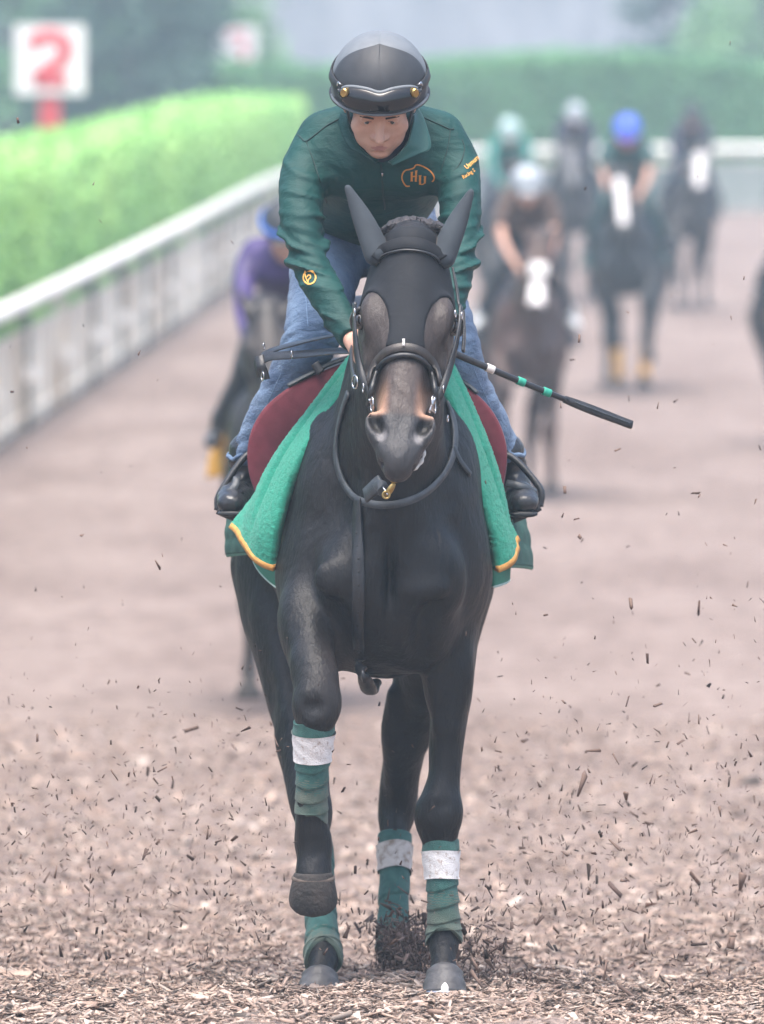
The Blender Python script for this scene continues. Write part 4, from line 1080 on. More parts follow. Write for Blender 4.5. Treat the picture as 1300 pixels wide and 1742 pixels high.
# quilted pad and cloth beneath
pad = thing('saddle_pad', 'dark green quilted saddle pad below the towel', 'saddle pad', tuple(P(650, 640, .7)))
def quilt(u, v): return .004 * np.abs(np.sin(u * 60)) * np.abs(np.sin(v * 12))
PF = [(474, 936, .36), (470, 860, .35), (500, 760, .38), (560, 680, .42), (650, 600, .46), (735, 650, .42), (800, 760, .38), (832, 860, .35), (846, 962, .36)]
PB = [(388, 944, .92), (392, 880, .92), (430, 800, .95), (510, 700, .98), (645, 616, 1.0), (760, 700, .98), (850, 810, .95), (890, 890, .92), (903, 966, .92)]
pd, PG, PN = sheet('quilted_cloth', PF, PB, MT['pad'], pad, .014, 160, 40, .015, 0, shapefn=quilt)
for i in (0, -1):
    e = [Vector(PG[i][j]) for j in range(0, 40, 3)]; nn = [Vector(PN[i][j]) for j in range(0, 40, 3)]
    link('piping', tube_mesh(e, .006, 40, 8), mat('green_piping', (.06, .22, .17), None, 40, .7), pad)
cloth = thing('under_cloth', 'bright green under cloth hanging beside the chest below the towel', 'cloth', tuple(P(650, 700, .6)))
uc, UG, UN = sheet('cloth_panel', [(476, 1002, .40), (474, 940, .38), (480, 860, .38)], [(432, 952, .64), (428, 925, .64), (432, 870, .64)], MT['undercloth'], cloth, .006, 30, 14, .01)
e = [Vector(UG[0][j]) for j in range(14)]; link('piping', tube_mesh(e, .004, 30, 8), MT['trim'], cloth)
uc, UG, UN = sheet('cloth_panel', [(838, 998, .40), (836, 940, .38), (830, 860, .38)], [(866, 985, .64), (868, 930, .64), (862, 870, .64)], MT['undercloth'], cloth, .006, 30, 14, .01, nrm_flip=-1)
e = [Vector(UG[0][j]) for j in range(14)]; link('piping', tube_mesh(e, .004, 30, 8), MT['trim'], cloth)

# ================================================================== THE LEADING RIDER
PT = math.radians(37)
RO = P(646, 168, .05)
r_u = Vector((0, -math.sin(PT), math.cos(PT))); r_f = Vector((0, -math.cos(PT), -math.sin(PT))); r_x = Vector((1, 0, 0))
RA = (r_x, r_f, r_u)
def R_(x, f, u): return RO + r_x * x + r_f * f + r_u * u

ARM_A = [((550, 236, .19), .058, .056), ((519, 283, .165), .054, .056), ((512, 345, .09), .0525, .054), ((519, 418, .03), .049, .050), ((552, 498, -.05), .042, .042), ((597, 572, -.13), .034, .035)]
ARM_B = [((750, 233, .19), .058, .056), ((776, 278, .165), .053, .056), ((783, 345, .09), .050, .052), ((782, 420, .03), .045, .046), ((770, 490, -.05), .040, .040), ((750, 556, -.12), .034, .034)]
def grow(L, d, cut=None):
    return [(P(*p), a + d, b + d) for p, a, b in (L[:cut] if cut else L)]

def hand(w, dr, out, side):
    """fist closed on the rein: palm, four curled fingers, thumb on top"""
    w = Vector(w); dr = Vector(dr).normalized(); out = Vector(out); out = (out - dr * out.dot(dr)).normalized(); dn = dr.cross(out) * side
    pr = [chain([(w, .026, .024), (w + dr * .045, .020, .038), (w + dr * .085, .017, .040)], u=out, k=.015)]
    for i, ln in enumerate((.95, 1.05, 1.0, .82)):
        b = w + dr * .085 + dn * (-.030 + .020 * i)
        pr.append(chain([(b, .0095, .0095), (b + dr * .030 * ln - out * .004, .009, .009), (b + dr * .036 * ln - out * .030, .0088, .0088), (b + dr * .012 - out * .036, .008, .008)], u=out, k=.003))
    tb = w + dr * .030 - dn * .034
    pr.append(chain([(tb, .013, .013), (tb + dr * .035 - dn * .008 - out * .010, .0105, .0105), (tb + dr * .062 - out * .026, .009, .009)], u=out, k=.01))
    return pr
HAND_A = hand(P(603, 580, -.145), (.30, -.85, -.35), (-1, 0, .2), 1)
HAND_B = hand(P(748, 562, -.13), (-.10, -.85, -.35), (1, 0, .2), -1)

def rider_body_prims(detail=True):
    pr = [ell(R_(0, -.005, .045), (.076, .096, .090), 0, ax=RA),                   # skull
          ell(R_(0, .045, -.030), (.060, .048, .070), .028, ax=RA),                 # face mass
          ell(R_(0, .066, -.103), (.023, .020, .017), .025, ax=RA),                  # chin
          ell(R_(0, .052, -.072), (.040, .035, .040), .03, ax=RA)]
    for sg in (-1, 1):
        pr += [ell(R_(sg * .040, .030, -.060), (.017, .045, .032), .025, ax=RA),    # jaw
               ell(R_(sg * .047, .064, -.030), (.019, .016, .017), .02, ax=RA),     # cheek bone
               ell(R_(sg * .028, .084, .020), (.024, .010, .008), .012, ax=RA),     # brow
               ell(R_(sg * .031, .091, .000), (.017, .012, .010), .010, 's', ax=RA),# eye socket
               ell(R_(sg * .031, .076, -.001), (.0150, .0125, .0125), .003, ax=RA),
               ell(R_(sg * .031, .0868, .0048), (.0165, .005, .0056), .004, ax=RA), # upper lid
               ell(R_(sg * .031, .0850, -.0075), (.0150, .004, .0035), .004, ax=RA),# lower lid
               ell(R_(sg * .0125, .094, -.043), (.0085, .0105, .0075), .006, ax=RA),# nostril wing
               ell(R_(sg * .079, -.005, -.012), (.010, .022, .032), .008, ax=RA),   # ear
               ell(R_(sg * .0075, .101, -.0515), (.0036, .005, .0026), .002, 's', ax=RA)]
    pr += [chain([(R_(0, .084, .012), .0085, .009), (R_(0, .096, -.012), .0085, .010), (R_(0, .109, -.036), .0105, .011)], k=.008),
           ell(R_(0, .1115, -.040), (.0110, .0095, .0080), .005, ax=RA),
           ell(R_(0, .083, -.069), (.024, .012, .013), .014, ax=RA),                # mouth mound
           ell(R_(0, .0935, -.0675), (.019, .0055, .0040), .004, ax=RA), ell(R_(0, .0925, -.0775), (.016, .0060, .0050), .004, ax=RA),
           ell(R_(0, .101, -.0722), (.023, .010, .0017), .002, 's', ax=RA),
           ell(R_(0, .0875, -.090), (.014, .005, .004), .008, 's', ax=RA),
           chain([(R_(0, -.01, -.05), .055, .055), (P(647, 235, .14), .055, .060), (P(648, 262, .22), .09, .07)], k=.03),
           chain([(P(647, 255, .20), .10, .07), (P(640, 300, .40), .13, .085), (P(618, 350, .62), .13, .085)], k=.04)]
    pr += [chain(grow(ARM_A, -.016), k=.03), chain(grow(ARM_B, -.016), k=.03)]
    pr += [ell(P(592, 240, .19), (.07, .04, .035), .03), ell(P(704, 238, .19), (.07, .04, .035), .03)]
    return pr + HAND_A + HAND_B

def arm_folds(L, sgn):
    """gathers across the sleeve: long soft ridges that run round the arm, tightest at the elbow"""
    C = catmull([list(P(*p)) for p, a, b in L], 60); cum = np.r_[0, np.cumsum(np.linalg.norm(np.diff(C, axis=0), axis=1))]
    E = cum[36]
    def fn(x, y, z):
        s = np.interp(-z, -C[:, 2], cum).astype(np.float32)                     # how far down the sleeve
        cx = np.interp(s, cum, C[:, 0]); cy = np.interp(s, cum, C[:, 1])
        th = np.arctan2((y - cy), (x - cx) * sgn)
        m = .22 + 1.1 * np.exp(-((s - E) / .075) ** 2) + .75 * np.exp(-((s - cum[-1] + .05) / .05) ** 2)
        m = m * (1 - np.clip((.06 - s) / .05, 0, 1)) * np.clip((np.abs(x) - .09) / .03, 0, 1) * np.clip((.30 - y) / .08, 0, 1)
        ph = s * 88 + 1.5 * np.sin(th * 1 + 1) + 1.1 * np.sin(th * 2 + s * 25) + .8 * np.sin(s * 31)
        v = np.sin(ph); r = -(1.9 * np.exp(-((v - 1) / .40) ** 2) - .55) * (.55 + .45 * np.sin(th * 1.5 + s * 17 + 2))
        v2 = np.sin(s * 165 + 2.2 * np.sin(th * 1.5 + 3) + 4)
        return m * (r + .30 * v2 * np.sin(th * 2 + s * 40))
    return fn
def chest_folds(x, y, z):
    """a few long drapes from the shoulders toward the zip"""
    m = np.clip((.15 - np.abs(x)) / .05, 0, 1) * np.clip((.37 - y) / .10, 0, 1)
    return m * (np.sin(np.abs(x) * 46 + z * 30 + 1.2 * np.sin(z * 24)) * .6 + .4 * np.sin(x * 26 - z * 44 + 1.5 * np.sin(x * 30)))
def jacket_prims(fine=True, short=False):
    pr = [chain([(P(647, 226, .13), .085, .075), (P(648, 262, .22), .150, .115), (P(640, 300, .38), .168, .118), (P(622, 345, .58), .158, .108), (P(616, 360, .64), .160, .106)], k=.02),
          ell(P(588, 232, .19), (.085, .06, .058), .06), ell(P(706, 230, .19), (.085, .06, .058), .06),
          ell(P(590, 285, .16), (.085, .05, .07), .05), ell(P(705, 285, .16), (.085, .05, .07), .05),
          chain(grow(ARM_A, .0, 3 if short else None), k=.045), chain(grow(ARM_B, .0, 3 if short else None), k=.045)]
    if fine:
        pr.append(ripple((-.36, -.22, 1.5), (-.07, .40, 2.2), .0105, arm_folds(ARM_A, -1)))
        pr.append(ripple((.07, -.22, 1.5), (.36, .40, 2.2), .0105, arm_folds(ARM_B, 1)))
        pr.append(ripple((-.2, -.1, 1.7), (.2, .40, 2.2), .0045, chest_folds))
        pr.append(ripple((-.35, -.3, 1.5), (.35, .9, 2.3), .0014, lambda x, y, z: wobble(x, y, z, 30, 3)))
    return pr
LEG_A = [((568, 392, .71), .095, .10), ((550, 480, .52), .083, .088), ((530, 572, .35), .068, .070), ((497, 640, .385), .058, .062), ((446, 728, .46), .048, .052), ((421, 780, .50), .042, .045)]
LEG_B = [((662, 392, .71), .095, .10), ((722, 485, .52), .083, .088), ((768, 580, .35), .066, .068), ((793, 648, .385), .054, .060), ((836, 726, .46), .046, .050), ((858, 776, .50), .041, .044)]
def jeans_folds(x, y, z):
    a = P(520, 575, .35).z
    m = .35 + 1.3 * np.exp(-((z - a - .03) / .05) ** 2) + .8 * np.exp(-((z - 1.25) / .04) ** 2)
    ph = z * 165 + 4.5 * np.sin(x * 13) + y * 38 + 1.2 * np.sin(y * 40)
    v = np.sin(ph); return (m * (1.3 * np.exp(-((v - 1) / .5) ** 2) - .4) * (.55 + .45 * np.sin(x * 45 + y * 22))).astype(np.float32)
def jeans_prims(fine=True):
    pr = [ell(P(612, 372, .70), (.185, .15, .125), 0), chain([(p, a, b) for p, a, b in grow(LEG_A, 0)], k=.05), chain(grow(LEG_B, 0), k=.05)]
    if fine:
        pr.append(ripple((-.5, .1, 1.1), (.5, 1.0, 2.1), .0062, jeans_folds)); pr.append(ripple((-.5, .1, 1.1), (.5, 1.0, 2.1), .0016, lambda x, y, z: wobble(x, y, z, 60, 8)))
    return pr
def boot_prims(side, fine=True):
    if side < 0: a, m, h_, b, t = (421, 768, .50), (417, 822, .535), (417, 842, .565), (402, 846, .40), (393, 856, .32)
    else: a, m, h_, b, t = (860, 768, .50), (871, 822, .535), (872, 842, .565), (885, 848, .40), (892, 856, .32)
    pr = [chain([(P(*a), .046, .048), (P(*m), .041, .046)], k=.02), chain([(P(*h_), .036, .036), (P(*b), .044, .038), (P(*t), .034, .025)], k=.03)]
    if fine: pr.append(ripple((-.6, 0, 1.0), (.6, 1, 1.5), .0022, lambda x, y, z: np.sin(z * 170 + y * 60 + 4 * np.sin(x * 50)) * np.exp(-((z - 1.22) / .06) ** 2)))
    return pr

rider = thing('person', 'rider in dark green jacket, blue jeans and black helmet crouched on the leading horse', 'person', tuple(P(645, 640, .5)))
bm = Fld((-.36, -.34, 1.42), (.36, .80, 2.36), .0042).run(rider_body_prims()).mesh('body', 1)
def lip_mark(c):
    d = c - np.array(RO); f = d @ np.array(r_f); u = d @ np.array(r_u); x = d[:, 0]
    lip = (f > .082) & (((x / .0205) ** 2 + ((u + .0725) / (.0085 - .004 * np.abs(x) / .02)) ** 2) < 1)
    hairm = (u > .030) & (f < .07) | ((u > -.02) & (f < -.02) & (np.abs(x) < .076))
    return np.where(lip, 1, np.where(hairm, 2, 0))
face_mats(bm, [MT['skin'], MT['lips'], MT['hair']], lip_mark)
link('body', bm, None, rider)
for sg in (-1, 1):
    f = Fld(R_(sg * .031, .075, -.001) - W((.03,) * 3), R_(sg * .031, .075, -.001) + W((.03,) * 3), .002).run([ell(R_(sg * .031, .0775, -.0015), (.0128, .0128, .0128), 0)]); ey = link('eye', f.mesh('eye'), MT['eye_white'], rider)
    f = Fld(R_(sg * .031, .085, -.001) - W((.02,) * 3), R_(sg * .031, .085, -.001) + W((.02,) * 3), .0012).run([ell(R_(sg * .030, .0870, -.0015), (.0062, .0042, .0062), 0, ax=RA)]); link('iris', f.mesh('iris'), MT['iris'], ey)
    link('eyebrow', strap_mesh([R_(sg * .014, .0955, .0145), R_(sg * .030, .0950, .0175), R_(sg * .046, .085, .0145)], [r_f] * 3, .0042, .0025, 14), MT['brow'], rider)
    link('eyelash', tube_mesh([R_(sg * .020, .0880, .0012), R_(sg * .030, .0905, .0030), R_(sg * .040, .0860, .0010)], .0010, 14, 6), MT['hair'], rider)
    link('helmet_strap', strap_mesh([R_(sg * .078, .045, .03), R_(sg * .073, .048, -.02), R_(sg * .058, .045, -.07), R_(sg * .030, .040, -.112)], [W((sg, -.4, 0))] * 4, .014, .004, 20), MT['rubber'], rider)
    link('hair', strap_mesh([R_(sg * .077, .012, .03), R_(sg * .0795, .020, .0), R_(sg * .0770, .024, -.022)], [W((sg, -.3, 0))] * 3, .018, .006, 12, wfun=lambda u: 1 - .6 * u), MT['hair'], rider)

jk = Fld((-.36, -.22, 1.50), (.36, .86, 2.24), .0052).run(jacket_prims())
x, y, z = jk.grid()
# open at the neck and the cuffs
jk.run([chain([(R_(0, .03, -.04), .066, .060), (P(647, 225, .10), .066, .066)], k=.01, op='s'), ell(P(607, 589, -.165), (.05, .028, .04), .004, 's'), ell(P(746, 569, -.155), (.05, .028, .05), .004, 's')])
jm = jk.mesh('jacket', 1); jobj = link('jacket', jm, MT['jacket'], rider); jbvh = bvh_of(jm)
f = Fld((-.12, -.08, 1.90), (.12, .32, 2.20), .005).run([chain([(R_(0, .012, -.075), .060, .060), (P(647, 238, .13), .066, .066)], k=0)])
link('neck_warmer', f.mesh('neck_warmer'), MT['neckwarmer'], rider)
# collar: turned-down flap on the right, low band on the left
def quad_sheet(name, a, b, m, par, th=.005, bulge=.006, flip=1): return sheet(name, a, b, m, par, th, 26, 8, bulge, nrm_flip=flip)[0]
quad_sheet('collar', [(712, 186, .115), (722, 206, .085), (733, 250, .055), (712, 262, .045), (688, 272, .045), (668, 281, .055)], [(704, 196, .075), (702, 212, .055), (693, 243, .040), (683, 256, .040), (672, 268, .045), (660, 276, .055)], MT['jacket_in'], rider, .006, .004, 1)
quad_sheet('collar', [(582, 192, .115), (578, 212, .10), (592, 248, .065), (606, 257, .055), (622, 266, .055), (640, 280, .06)], [(592, 196, .075), (594, 214, .06), (606, 240, .050), (614, 251, .048), (626, 262, .05), (644, 274, .055)], MT['jacket'], rider, .006, .004, -1)

def jline(name, pts, r, m, off=.0008, n=40, par=None, bv=None):
    C, Nn = on(bv or jbvh, pts, off, -.45, .1); return link(name, tube_mesh(C, r, n, 6), MT[m], par or rider)
jline('seam', [(507, 229), (513, 235), (521, 240), (538, 228), (556, 214), (576, 203)], .0016, 'seam')
jline('seam', [(718, 199), (732, 205), (750, 213), (766, 220), (772, 219)], .0016, 'seam')
jline('seam', [(521, 240), (532, 270), (545, 310), (556, 345)], .0012, 'seam')
jline('seam', [(766, 220), (762, 250), (752, 285), (745, 310)], .0012, 'seam')
jline('seam', [(786, 238), (790, 255), (780, 282), (756, 303)], .0012, 'seam')
jline('zip', [(648, 280), (650, 300), (652, 330), (655, 355)], .0022, 'seam', .001)
jline('zip_pull', [(650, 293), (651, 298)], .0032, 'steel', .003, 6)
jline('snap', [(686, 240), (690, 242), (692, 239)], .0012, 'steel', .006, 8)

# printed marks, laid on the cloth where it lies
def decal(name, poly2d, m, bv, off=.0016, par=None):
    """flat print: list of closed polygons in photo pixels, draped on the cloth"""
    V = []; F = []
    for poly in poly2d:
        n = len(V); ok = True; loc = []
        for (a, b) in poly:
            l, nn = hit(bv, a, b, -.45)
            if l is None: ok = False; break
            loc.append(l + nn * off)
        if ok: V += loc; F.append(tuple(range(n, n + len(poly))))
    me = bpy.data.meshes.new(name); me.from_pydata([tuple(v) for v in V], [], F); me.update(); return link(name, me, MT[m], par or jobj)
def stroke(pts, w):
    """a stroke as a row of small quads in pixel space"""
    C = catmull([list(p) for p in pts], max(8, len(pts) * 6)); out = []
    d = np.gradient(C, axis=0); nrm = np.stack([-d[:, 1], d[:, 0]], 1); nrm /= np.linalg.norm(nrm, axis=1)[:, None] + 1e-9
    for i in range(len(C) - 1):
        out.append([tuple(C[i] - nrm[i] * w / 2), tuple(C[i + 1] - nrm[i + 1] * w / 2), tuple(C[i + 1] + nrm[i + 1] * w / 2), tuple(C[i] + nrm[i] * w / 2)])
    return out
q = lambda a, b: (660 + a / 7.22, 220 + b / 7.22)
outl = [q(*p) for p in ((268, 694), (225, 692), (190, 648), (172, 595), (182, 540), (215, 502), (268, 490), (315, 472), (340, 440), (375, 437), (430, 455), (495, 492), (545, 540), (572, 590), (566, 622), (545, 640))]
lg = stroke(outl, 2.2)
lg += stroke([q(292, 525), q(290, 632)], 3.4) + stroke([q(345, 508), q(340, 640)], 3.4) + stroke([q(292, 578), q(345, 574)], 2.0)
lg += stroke([q(278, 528), q(308, 524)], 1.5) + stroke([q(276, 632), q(306, 630)], 1.5) + stroke([q(330, 512), q(360, 506)], 1.5)
lg += stroke([q(393, 566), q(392, 676)], 3.6) + stroke([q(455, 578), q(452, 660)], 3.4) + stroke([q(395, 672), q(425, 672), q(452, 656)], 1.8)
lg += stroke([q(375, 570), q(412, 566)], 1.5) + stroke([q(438, 580), q(470, 578)], 1.5)
decal('chest_logo', lg, 'orange', jbvh)
q2 = lambda a, b: (460 + a / 7.22, 380 + b / 7.22)
an = np.linspace(-1.9, 4.2, 30)
em = stroke([q2(485 + 74 * math.cos(t), 665 + 82 * math.sin(t)) for t in an], 2.3) + stroke([q2(428, 610), q2(440, 660), q2(470, 735)], 2.0) + stroke([q2(455, 660), q2(470, 640), q2(492, 640), q2(496, 668), q2(475, 690), q2(468, 720)], 2.0) + stroke([q2(432, 575), q2(428, 612)], 1.8)
decal('sleeve_emblem', em, 'orange_pale', jbvh)
def text_polys(s, size):
    cu = bpy.data.curves.new('t', 'FONT'); cu.body = s; cu.size = size; cu.resolution_u = 3
    ob = bpy.data.objects.new('t', cu); COL.objects.link(ob); dg = bpy.context.evaluated_depsgraph_get(); dg.update()
    me = ob.evaluated_get(dg).to_mesh(); V = [v.co.copy() for v in me.vertices]; F = [[(V[i].x, V[i].y) for i in p.vertices] for p in me.polygons]
    ob.evaluated_get(dg).to_mesh_clear(); bpy.data.objects.remove(ob); bpy.data.curves.remove(cu); return F
def text_on(s, x0, y0, dirx, diry, sx, sy, size):
    """text along a photo-space direction, slightly bold"""
    out = []
    L = math.hypot(dirx, diry); dx, dy = dirx / L, diry / L
    for poly in text_polys(s, 1.0):
        for b in (0, .35): out.append([(x0 + (u * sx * dx + v * sy * dy * .9) * size + b, y0 + (u * sx * dy - v * sy * dx) * size) for (u, v) in poly])
    return out
decal('sleeve_lettering', text_on('Uemura', 794, 289, 22, -20, .80, 1.1, 11) + text_on('Racing S', 788, 305, 27, -18, .72, 1.0, 10), 'orange_pale', jbvh)

jn = Fld((-.46, .12, 1.12), (.46, 1.0, 2.02), .0062).run(jeans_prims())
for ctr in ((421, 782, .50), (858, 778, .50)):
    c = P(*ctr); jn.run([ell(c - W((0, 0, .035)), (.055, .055, .03), .003, 's')])
jeans = link('jeans', jn.mesh('jeans', 1), MT['jeans'], rider); nbvh = bvh_of(jeans.data)
def jseam(pts): 
    pts = [tuple(v) for v in catmull(pts, 24)]; C, Nn = on(nbvh, pts, .0, .0, .4); link('jeans_seam', tube_mesh(C, .0012, 60, 6), MT['stitch'], rider)
jseam([(520, 500), (522, 530), (524, 555)]); jseam([(478, 636), (462, 670), (444, 710), (428, 745)]); jseam([(800, 610), (815, 650), (838, 700), (852, 745)])
for sd_ in (-1, 1):
    lo = P(340, 900, .2) if sd_ < 0 else P(820, 900, .2); hi = P(470, 740, .68) if sd_ < 0 else P(950, 740, .68)
    f = Fld(lo, (hi.x, .68, hi.z + .03), .0052).run(boot_prims(sd_)); bo = link('boot', f.mesh('boot', 1), MT['boot'], rider)
    h_, b, t = ((417, 866, .58), (402, 872, .40), (392, 874, .305)) if sd_ < 0 else ((872, 866, .58), (885, 873, .40), (893, 875, .305))
    so = Fld(lo - W((0, 0, .02)), (hi.x, .70, hi.z), .005).run([chain([(P(*h_), .034, .009), (P(*b), .043, .009), (P(*t), .032, .008)], k=0)]); link('sole', so.mesh('sole', 1), MT['rubber'], bo)
    cuff = P(421, 775, .50) if sd_ < 0 else P(859, 771, .50)
    ring_pts = [cuff + W((math.cos(a) * .047, math.sin(a) * .049, .006 * math.sin(a * 3))) for a in np.linspace(0, 2 * math.pi, 17)[:-1]]
    link('jeans_hem', tube_mesh([p_ + W((0, 0, .004 * math.sin(i_ * 2.3))) for i_, p_ in enumerate(ring_pts)], .0055, 60, 8, closed=True), MT['jeans'], rider)
    sgn = sd_
    p0 = [(403, 812, .36), (400, 828, .34), (386, 842, .34), (378, 856, .36)] if sd_ < 0 else [(862, 822, .36), (880, 826, .34), (900, 832, .35), (912, 838, .38)]
    link('boot_strap', strap_mesh([P(*v) for v in p0], [(0, -1, .3)] * 4, .018, .006, 16), MT['leather_grey'], bo)

# ---------------- helmet and goggles
helmet = thing('helmet', 'black and grey riding helmet of the leading rider', 'helmet', tuple(R_(0, 0, .05)))
HC = (0, -.004, .045); HR = (.1155, .136, .116)
def hpt(az, el, k=1.0): return R_(HC[0] + HR[0] * k * math.sin(az) * math.cos(el), HC[1] + HR[1] * k * math.cos(az) * math.cos(el), HC[2] + HR[2] * k * math.sin(el))
def panel(name, a0, a1, m, el0, nA=28, nE=30):
    """one fabric gore; gores meet in curved seams that run from the rim to the crown"""
    V = []; F = []
    bul = lambda a, el: a * (1 + .36 * math.sin(math.pi * min(1, max(0, (el - .1) / 1.46))) ** .8) if abs(abs(a) - A1) < 1e-6 else a
    for j in range(nE + 1):
        for i in range(nA + 1):
            el = .1 + (math.pi / 2 - .101) * j / nE
            az = bul(a0, el) + (bul(a1, el) - bul(a0, el)) * i / nA; lowest = el0(az); el = lowest + (math.pi / 2 - .001 - lowest) * j / nE
            edge = min(i, nA - i) / nA; g = 1.0 - .006 * math.exp(-(edge / .016) ** 2)
            V.append(hpt(az, el, g))
    for j in range(nE):
        for i in range(nA): F.append((j * (nA + 1) + i, j * (nA + 1) + i + 1, (j + 1) * (nA + 1) + i + 1, (j + 1) * (nA + 1) + i))
    me = bpy.data.meshes.new(name); me.from_pydata([tuple(v) for v in V], [], F); me.update(); me.polygons.foreach_set('use_smooth', np.ones(len(F), dtype=bool)); return link(name, me, m, helmet)
A1 = math.radians(64)
el0 = lambda az: .12 - .62 * (1 - math.cos(az)) / 2
panel('shell_panel', -A1, 0, MT['helmet'], el0); panel('shell_panel', 0, A1, MT['helmet'], el0)
panel('shell_panel', A1, math.pi, MT['helmet_side'], el0); panel('shell_panel', -math.pi, -A1, MT['helmet_side'], el0)
f = Fld(R_(0, 0, .05) - W((.16,) * 3), R_(0, 0, .05) + W((.16,) * 3), .008).run([ell(R_(*HC), (HR[0] * .985, HR[1] * .985, HR[2] * .985), 0, ax=RA)])
x, y, z = f.grid(); uu = (x - RO.x) * r_u.x + (y - RO.y) * r_u.y + (z - RO.z) * r_u.z; ff = (x - RO.x) * r_f.x + (y - RO.y) * r_f.y + (z - RO.z) * r_f.z
f.F = np.maximum(f.F, .058 - uu + .28 * np.minimum(ff - .06, 0)); link('shell_liner', f.mesh('liner', 1), MT['rubber'], helmet)
rim = [hpt(a, el0(a) - .02, 1.012) for a in np.linspace(-math.pi, math.pi, 41)[:-1]]
link('rim', tube_mesh(rim, .0055, 90, 8, closed=True), MT['rubber'], helmet)
# short peak
pk = [hpt(a, el0(a) + .02, 1.0) for a in np.linspace(-1.35, 1.35, 17)]; pk2 = [hpt(a, el0(a) + .015, 1.01 + .075 * math.cos(a * 1.15)) for a in np.linspace(-1.35, 1.35, 17)]
sheet('peak', pk, pk2, MT['helmet'], helmet, .006, 40, 8, .004)
link('peak_edge', tube_mesh(pk2, .0035, 50, 8), MT['helmet_side'], helmet)
goggles = thing('goggles', 'dark goggles with brass side discs pushed up on the helmet', 'goggles', tuple(R_(0, .13, .07)))
def gline(u): return u
gt = []; gb = []
for a in np.linspace(-.98, .98, 29):
    w = abs(a) / .98; dip = math.exp(-(a / .20) ** 2)
    gt.append(hpt(a, .60 - .05 * dip - .20 * w ** 3 - .12 * w ** 8, 1.035)); gb.append(hpt(a, .17 - .02 * w + .20 * w ** 7 + .03 * dip, 1.06 + .03 * math.cos(a)))
sheet('lens', gt, gb, MT['lens'], goggles, .005, 70, 14, .010, nrm_flip=-1)
link('frame', tube_mesh(gt, .0052, 70, 8), MT['helmet_side'], goggles); link('frame', tube_mesh(gb, .0035, 70, 8), MT['rubber'], goggles)
link('nose_bridge', tube_mesh([hpt(-.20, .22, 1.105), hpt(-.08, .33, 1.11), hpt(.08, .33, 1.11), hpt(.20, .22, 1.105)], .003, 20, 6), MT['rubber'], goggles)
for sg in (-1, 1):
    c = hpt(sg * .74, .40, 1.165); nn = (c - R_(*HC)).normalized()
    V = [c + nn * .004] ; N_ = 24; s1 = nn.cross(r_u).normalized(); s2 = nn.cross(s1)
    for rr, dz in ((.0080, .004), (.0100, .0005), (.0100, -.012)):
        for i in range(N_): V.append(c + nn * dz + s1 * math.cos(i * 2 * math.pi / N_) * rr + s2 * math.sin(i * 2 * math.pi / N_) * rr * 1.18)
    F = [(0, 1 + i, 1 + (i + 1) % N_) for i in range(N_)] + [(1 + j * N_ + i, 1 + (j + 1) * N_ + i, 1 + (j + 1) * N_ + (i + 1) % N_, 1 + j * N_ + (i + 1) % N_) for j in (0, 1) for i in range(N_)]
    me = bpy.data.meshes.new('disc'); me.from_pydata([tuple(v) for v in V], [], F); me.update(); link('brass_disc', me, MT['brass'], goggles)
    st = [hpt(sg * a, e, 1.03) for a, e in ((.92, .36), (1.25, .30), (1.7, .20), (2.3, .10), (2.9, .05))]
    link('elastic_strap', strap_mesh(st, [(p - R_(*HC)).normalized() for p in st], .022, .004, 30), MT['rubber'], goggles)
    link('clip', strap_mesh([hpt(sg * .98, .42, 1.05), hpt(sg * 1.07, .415, 1.045), hpt(sg * 1.065, .34, 1.045)], [nn] * 3, .005, .004, 10), MT['steel'], goggles)

# ---------------- whip held in the rider's left hand
whip = thing('whip', 'black whip with a white band and two green bands held out to the right', 'whip', tuple(P(760, 597, -.18)))
WA, WB = (752, 592, -.20), (1075, 723, -.02)
def wp(t): a, b = P(*WA), P(*WB); return a + (b - a) * t - Vector((0, 0, .004 * math.sin(t * math.pi)))
link('shaft', tube_mesh([wp(t) for t in (0, .2, .45, .66)], .0088, 30, 10, rad=lambda u: 1.0 - .22 * u), MT['leather'], whip)
link('popper', strap_mesh([wp(t) for t in (.64, .70, .8, .92, 1.0)], [(.2, -1, .5)] * 5, .020, .011, 30, wfun=lambda u: .75 + .35 * math.sin(min(1, u * 1.3) * 2.4)), MT['leather'], whip)
link('popper_seam', tube_mesh([wp(t) + W((0, -.007, .003)) for t in (.70, .85, .99)], .0016, 20, 6), MT['leather_grey'], whip)
for t0, t1, m in ((.232, .270, 'whip_white'), (.395, .432, 'whip_green'), (.530, .568, 'whip_green')):
    link('band', tube_mesh([wp(t0), wp(t1)], .0100, 6, 12), MT[m], whip)

# ================================================================== THE FIELD BEHIND
CO = .020
bg_body = Fld(LO, HI, CO).run([p for p in HP]).mesh('field_horse_body', 1)
def bgshell(name, off, fn, h=.009):
    return shell(name, [p for p in HP if p not in EARS], (-.10, -.90, 1.15), (.26, -.28, 1.90), h, off, fn, 1)
def blaze_mask(s0, s1, w0, w1):
    def fn(x, y, z):
        s, lat, back = hcoord(x, y, z); w = w0 + (w1 - w0) * np.clip((s - s0) / (s1 - s0), 0, 1)
        return np.maximum(np.maximum((s0 - s) * HL, (s - s1) * HL), np.maximum(np.abs(lat) - w, back - .07))
    return fn
bg_blaze = bgshell('blaze', .007, blaze_mask(.16, .86, .062, .048)); bg_snip = bgshell('snip', .007, blaze_mask(.62, .93, .045, .055)); bg_star = bgshell('star', .02, blaze_mask(.40, .56, .06, .06))
bg_strip = bgshell('strip', .007, blaze_mask(.12, .84, .040, .034))
bg_rbody = Fld((-.36, -.34, 1.42), (.36, .80, 2.36), .011).run(rider_body_prims()).mesh('field_rider_body', 1)
